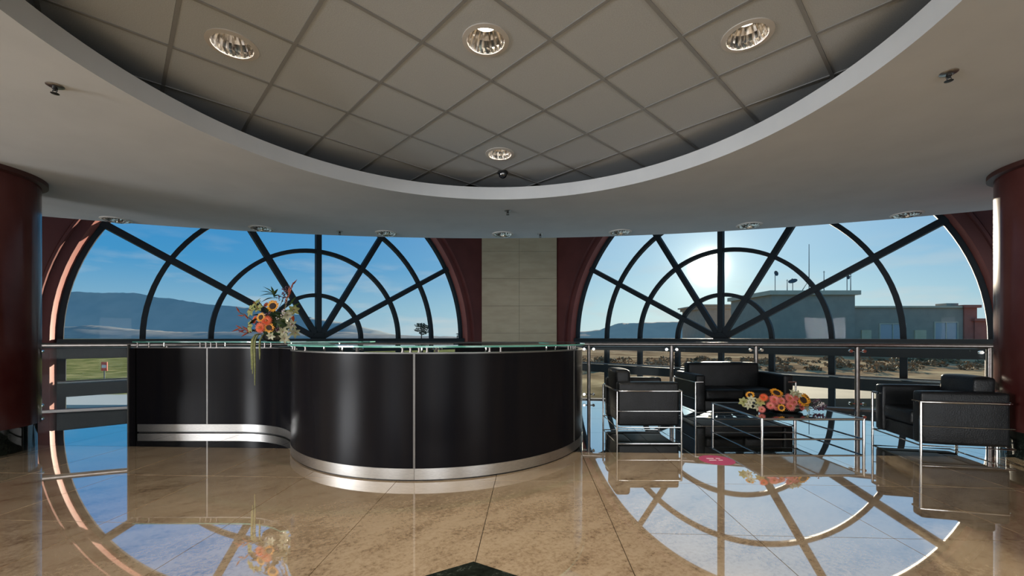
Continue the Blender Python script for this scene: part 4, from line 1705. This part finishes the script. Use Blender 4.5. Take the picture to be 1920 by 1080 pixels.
def tree(px, ytop, dist, wpx, label, base=-10.5, trunkfrac=.75, tiers=6, group=None, name='tree', seed=1, x=None):
    rnd = random.Random(seed)
    X = (px - 960) / F * dist
    t = thing(name, label, 'tree', (X, dist, base), group=group)
    H = HC + (YH - ytop) / F * dist - base
    Wd = wpx / F * dist / 2
    q = MB(); q.tube([(0, 0, -.5), (.1, 0, H * .5), (0, 0, H * .93)], .3, 8, radii=[.42, .3, .08])
    cl = []
    for i in range(tiers):
        a = rnd.uniform(0, 2 * pi)
        z = H * (trunkfrac + (.97 - trunkfrac) * i / max(1, tiers - 1))
        k = 1 - .35 * (i / tiers)
        p = (Wd * .62 * k * cos(a), Wd * .62 * k * sin(a), z)
        q.tube([(0, 0, z - H * .09), p], .09, 6, radii=[.12, .04])
        cl.append(p)
    q.build('trunk', M_TRUNK, t, True)
    q = MB()
    for p in cl + [(0, 0, H * .97)]:
        leaf_cloud(q, p, (Wd * .50, Wd * .50, Wd * .24), 150, Wd * .085, rnd)
    c_ = q.build('crown', M_CROWN, t)
    return t


tree(790, 607, 150, 32, 'lone spreading tree rising above the plain, seen through the left window', trunkfrac=.80, seed=4)
tree(857, 624, 150, 9, 'slim dark tree right of the lone spreading tree', trunkfrac=.72, seed=9, tiers=5)

# scrub on the slopes: nobody could count it
rnd = random.Random(12)
q = MB()
for i in range(24):
    x, y = -66 + 2.3 * i, 60 + rnd.uniform(-4, 8)
    k = rnd.uniform(1.2, 2.2)
    leaf_cloud(q, (x, y, hgt(x, y) + .5 * k), (k, k, .7 * k), 90, .3, rnd)
tag(q.build('hedge', M_CROWN), 'dark hedge line on the low ground outside the left window', 'hedge', kind='stuff')
q = MB()
for i in range(170):
    x, y = rnd.uniform(6, 66), rnd.uniform(42, 67)
    k = rnd.uniform(.4, 1.1)
    leaf_cloud(q, (x, y, hgt(x, y) + .3 * k), (k, k, .45 * k), 60, .2, rnd)
tag(q.build('scrub', mottled('dry_scrub', (.20, .13, .07), (.40, .27, .14), 2, .9)), 'low dry scrub on the brown slope outside the right window', 'scrub', kind='stuff')

# low white roofed shed on the left, with a small red and white sign behind it
sh = thing('shed', 'long low shed with a pale roof beyond the left railing', 'building', (-46, 46, -10.5))
q = MB(); q.box(-12, 14, 0, 7, 0, 3.9); q.build('wall', M_BW, sh)
q = MB(); q.prism([(-12.6, -.6), (14.6, -.6), (14.6, 7.6), (-12.6, 7.6)], 3.9, 4.25); q.build('roof', M_ROOFS, sh)
sg = thing('road_sign', 'small red and white sign board on a post outside the left railing', 'sign', ((137 - 960) / F * 52, 56, -10.5))
q = MB(); q.tube([(0, 0, 0), (0, 0, 7.2)], .07, 8); q.build('post', M_SPIKE, sg)
q = MB(); q.box(-.4, .4, -.05, .05, 7.1, 8.3); q.build('board', mat('sign_red', (.6, .08, .05), .5), sg)
q = MB(); q.box(-.3, .3, -.07, -.05, 7.5, 7.9); q.build('stripe', M_WHITE, sg)
# pale paved terrace below the right window and a road strip
q = MB(); q.box(8, 44, 22, 29, -4.0, -2.1)
tag(struct(q.build('terrace', mottled('terrace_paving', (.19, .15, .09), (.26, .205, .125), .6, .9))), 'pale paved terrace below the right window')
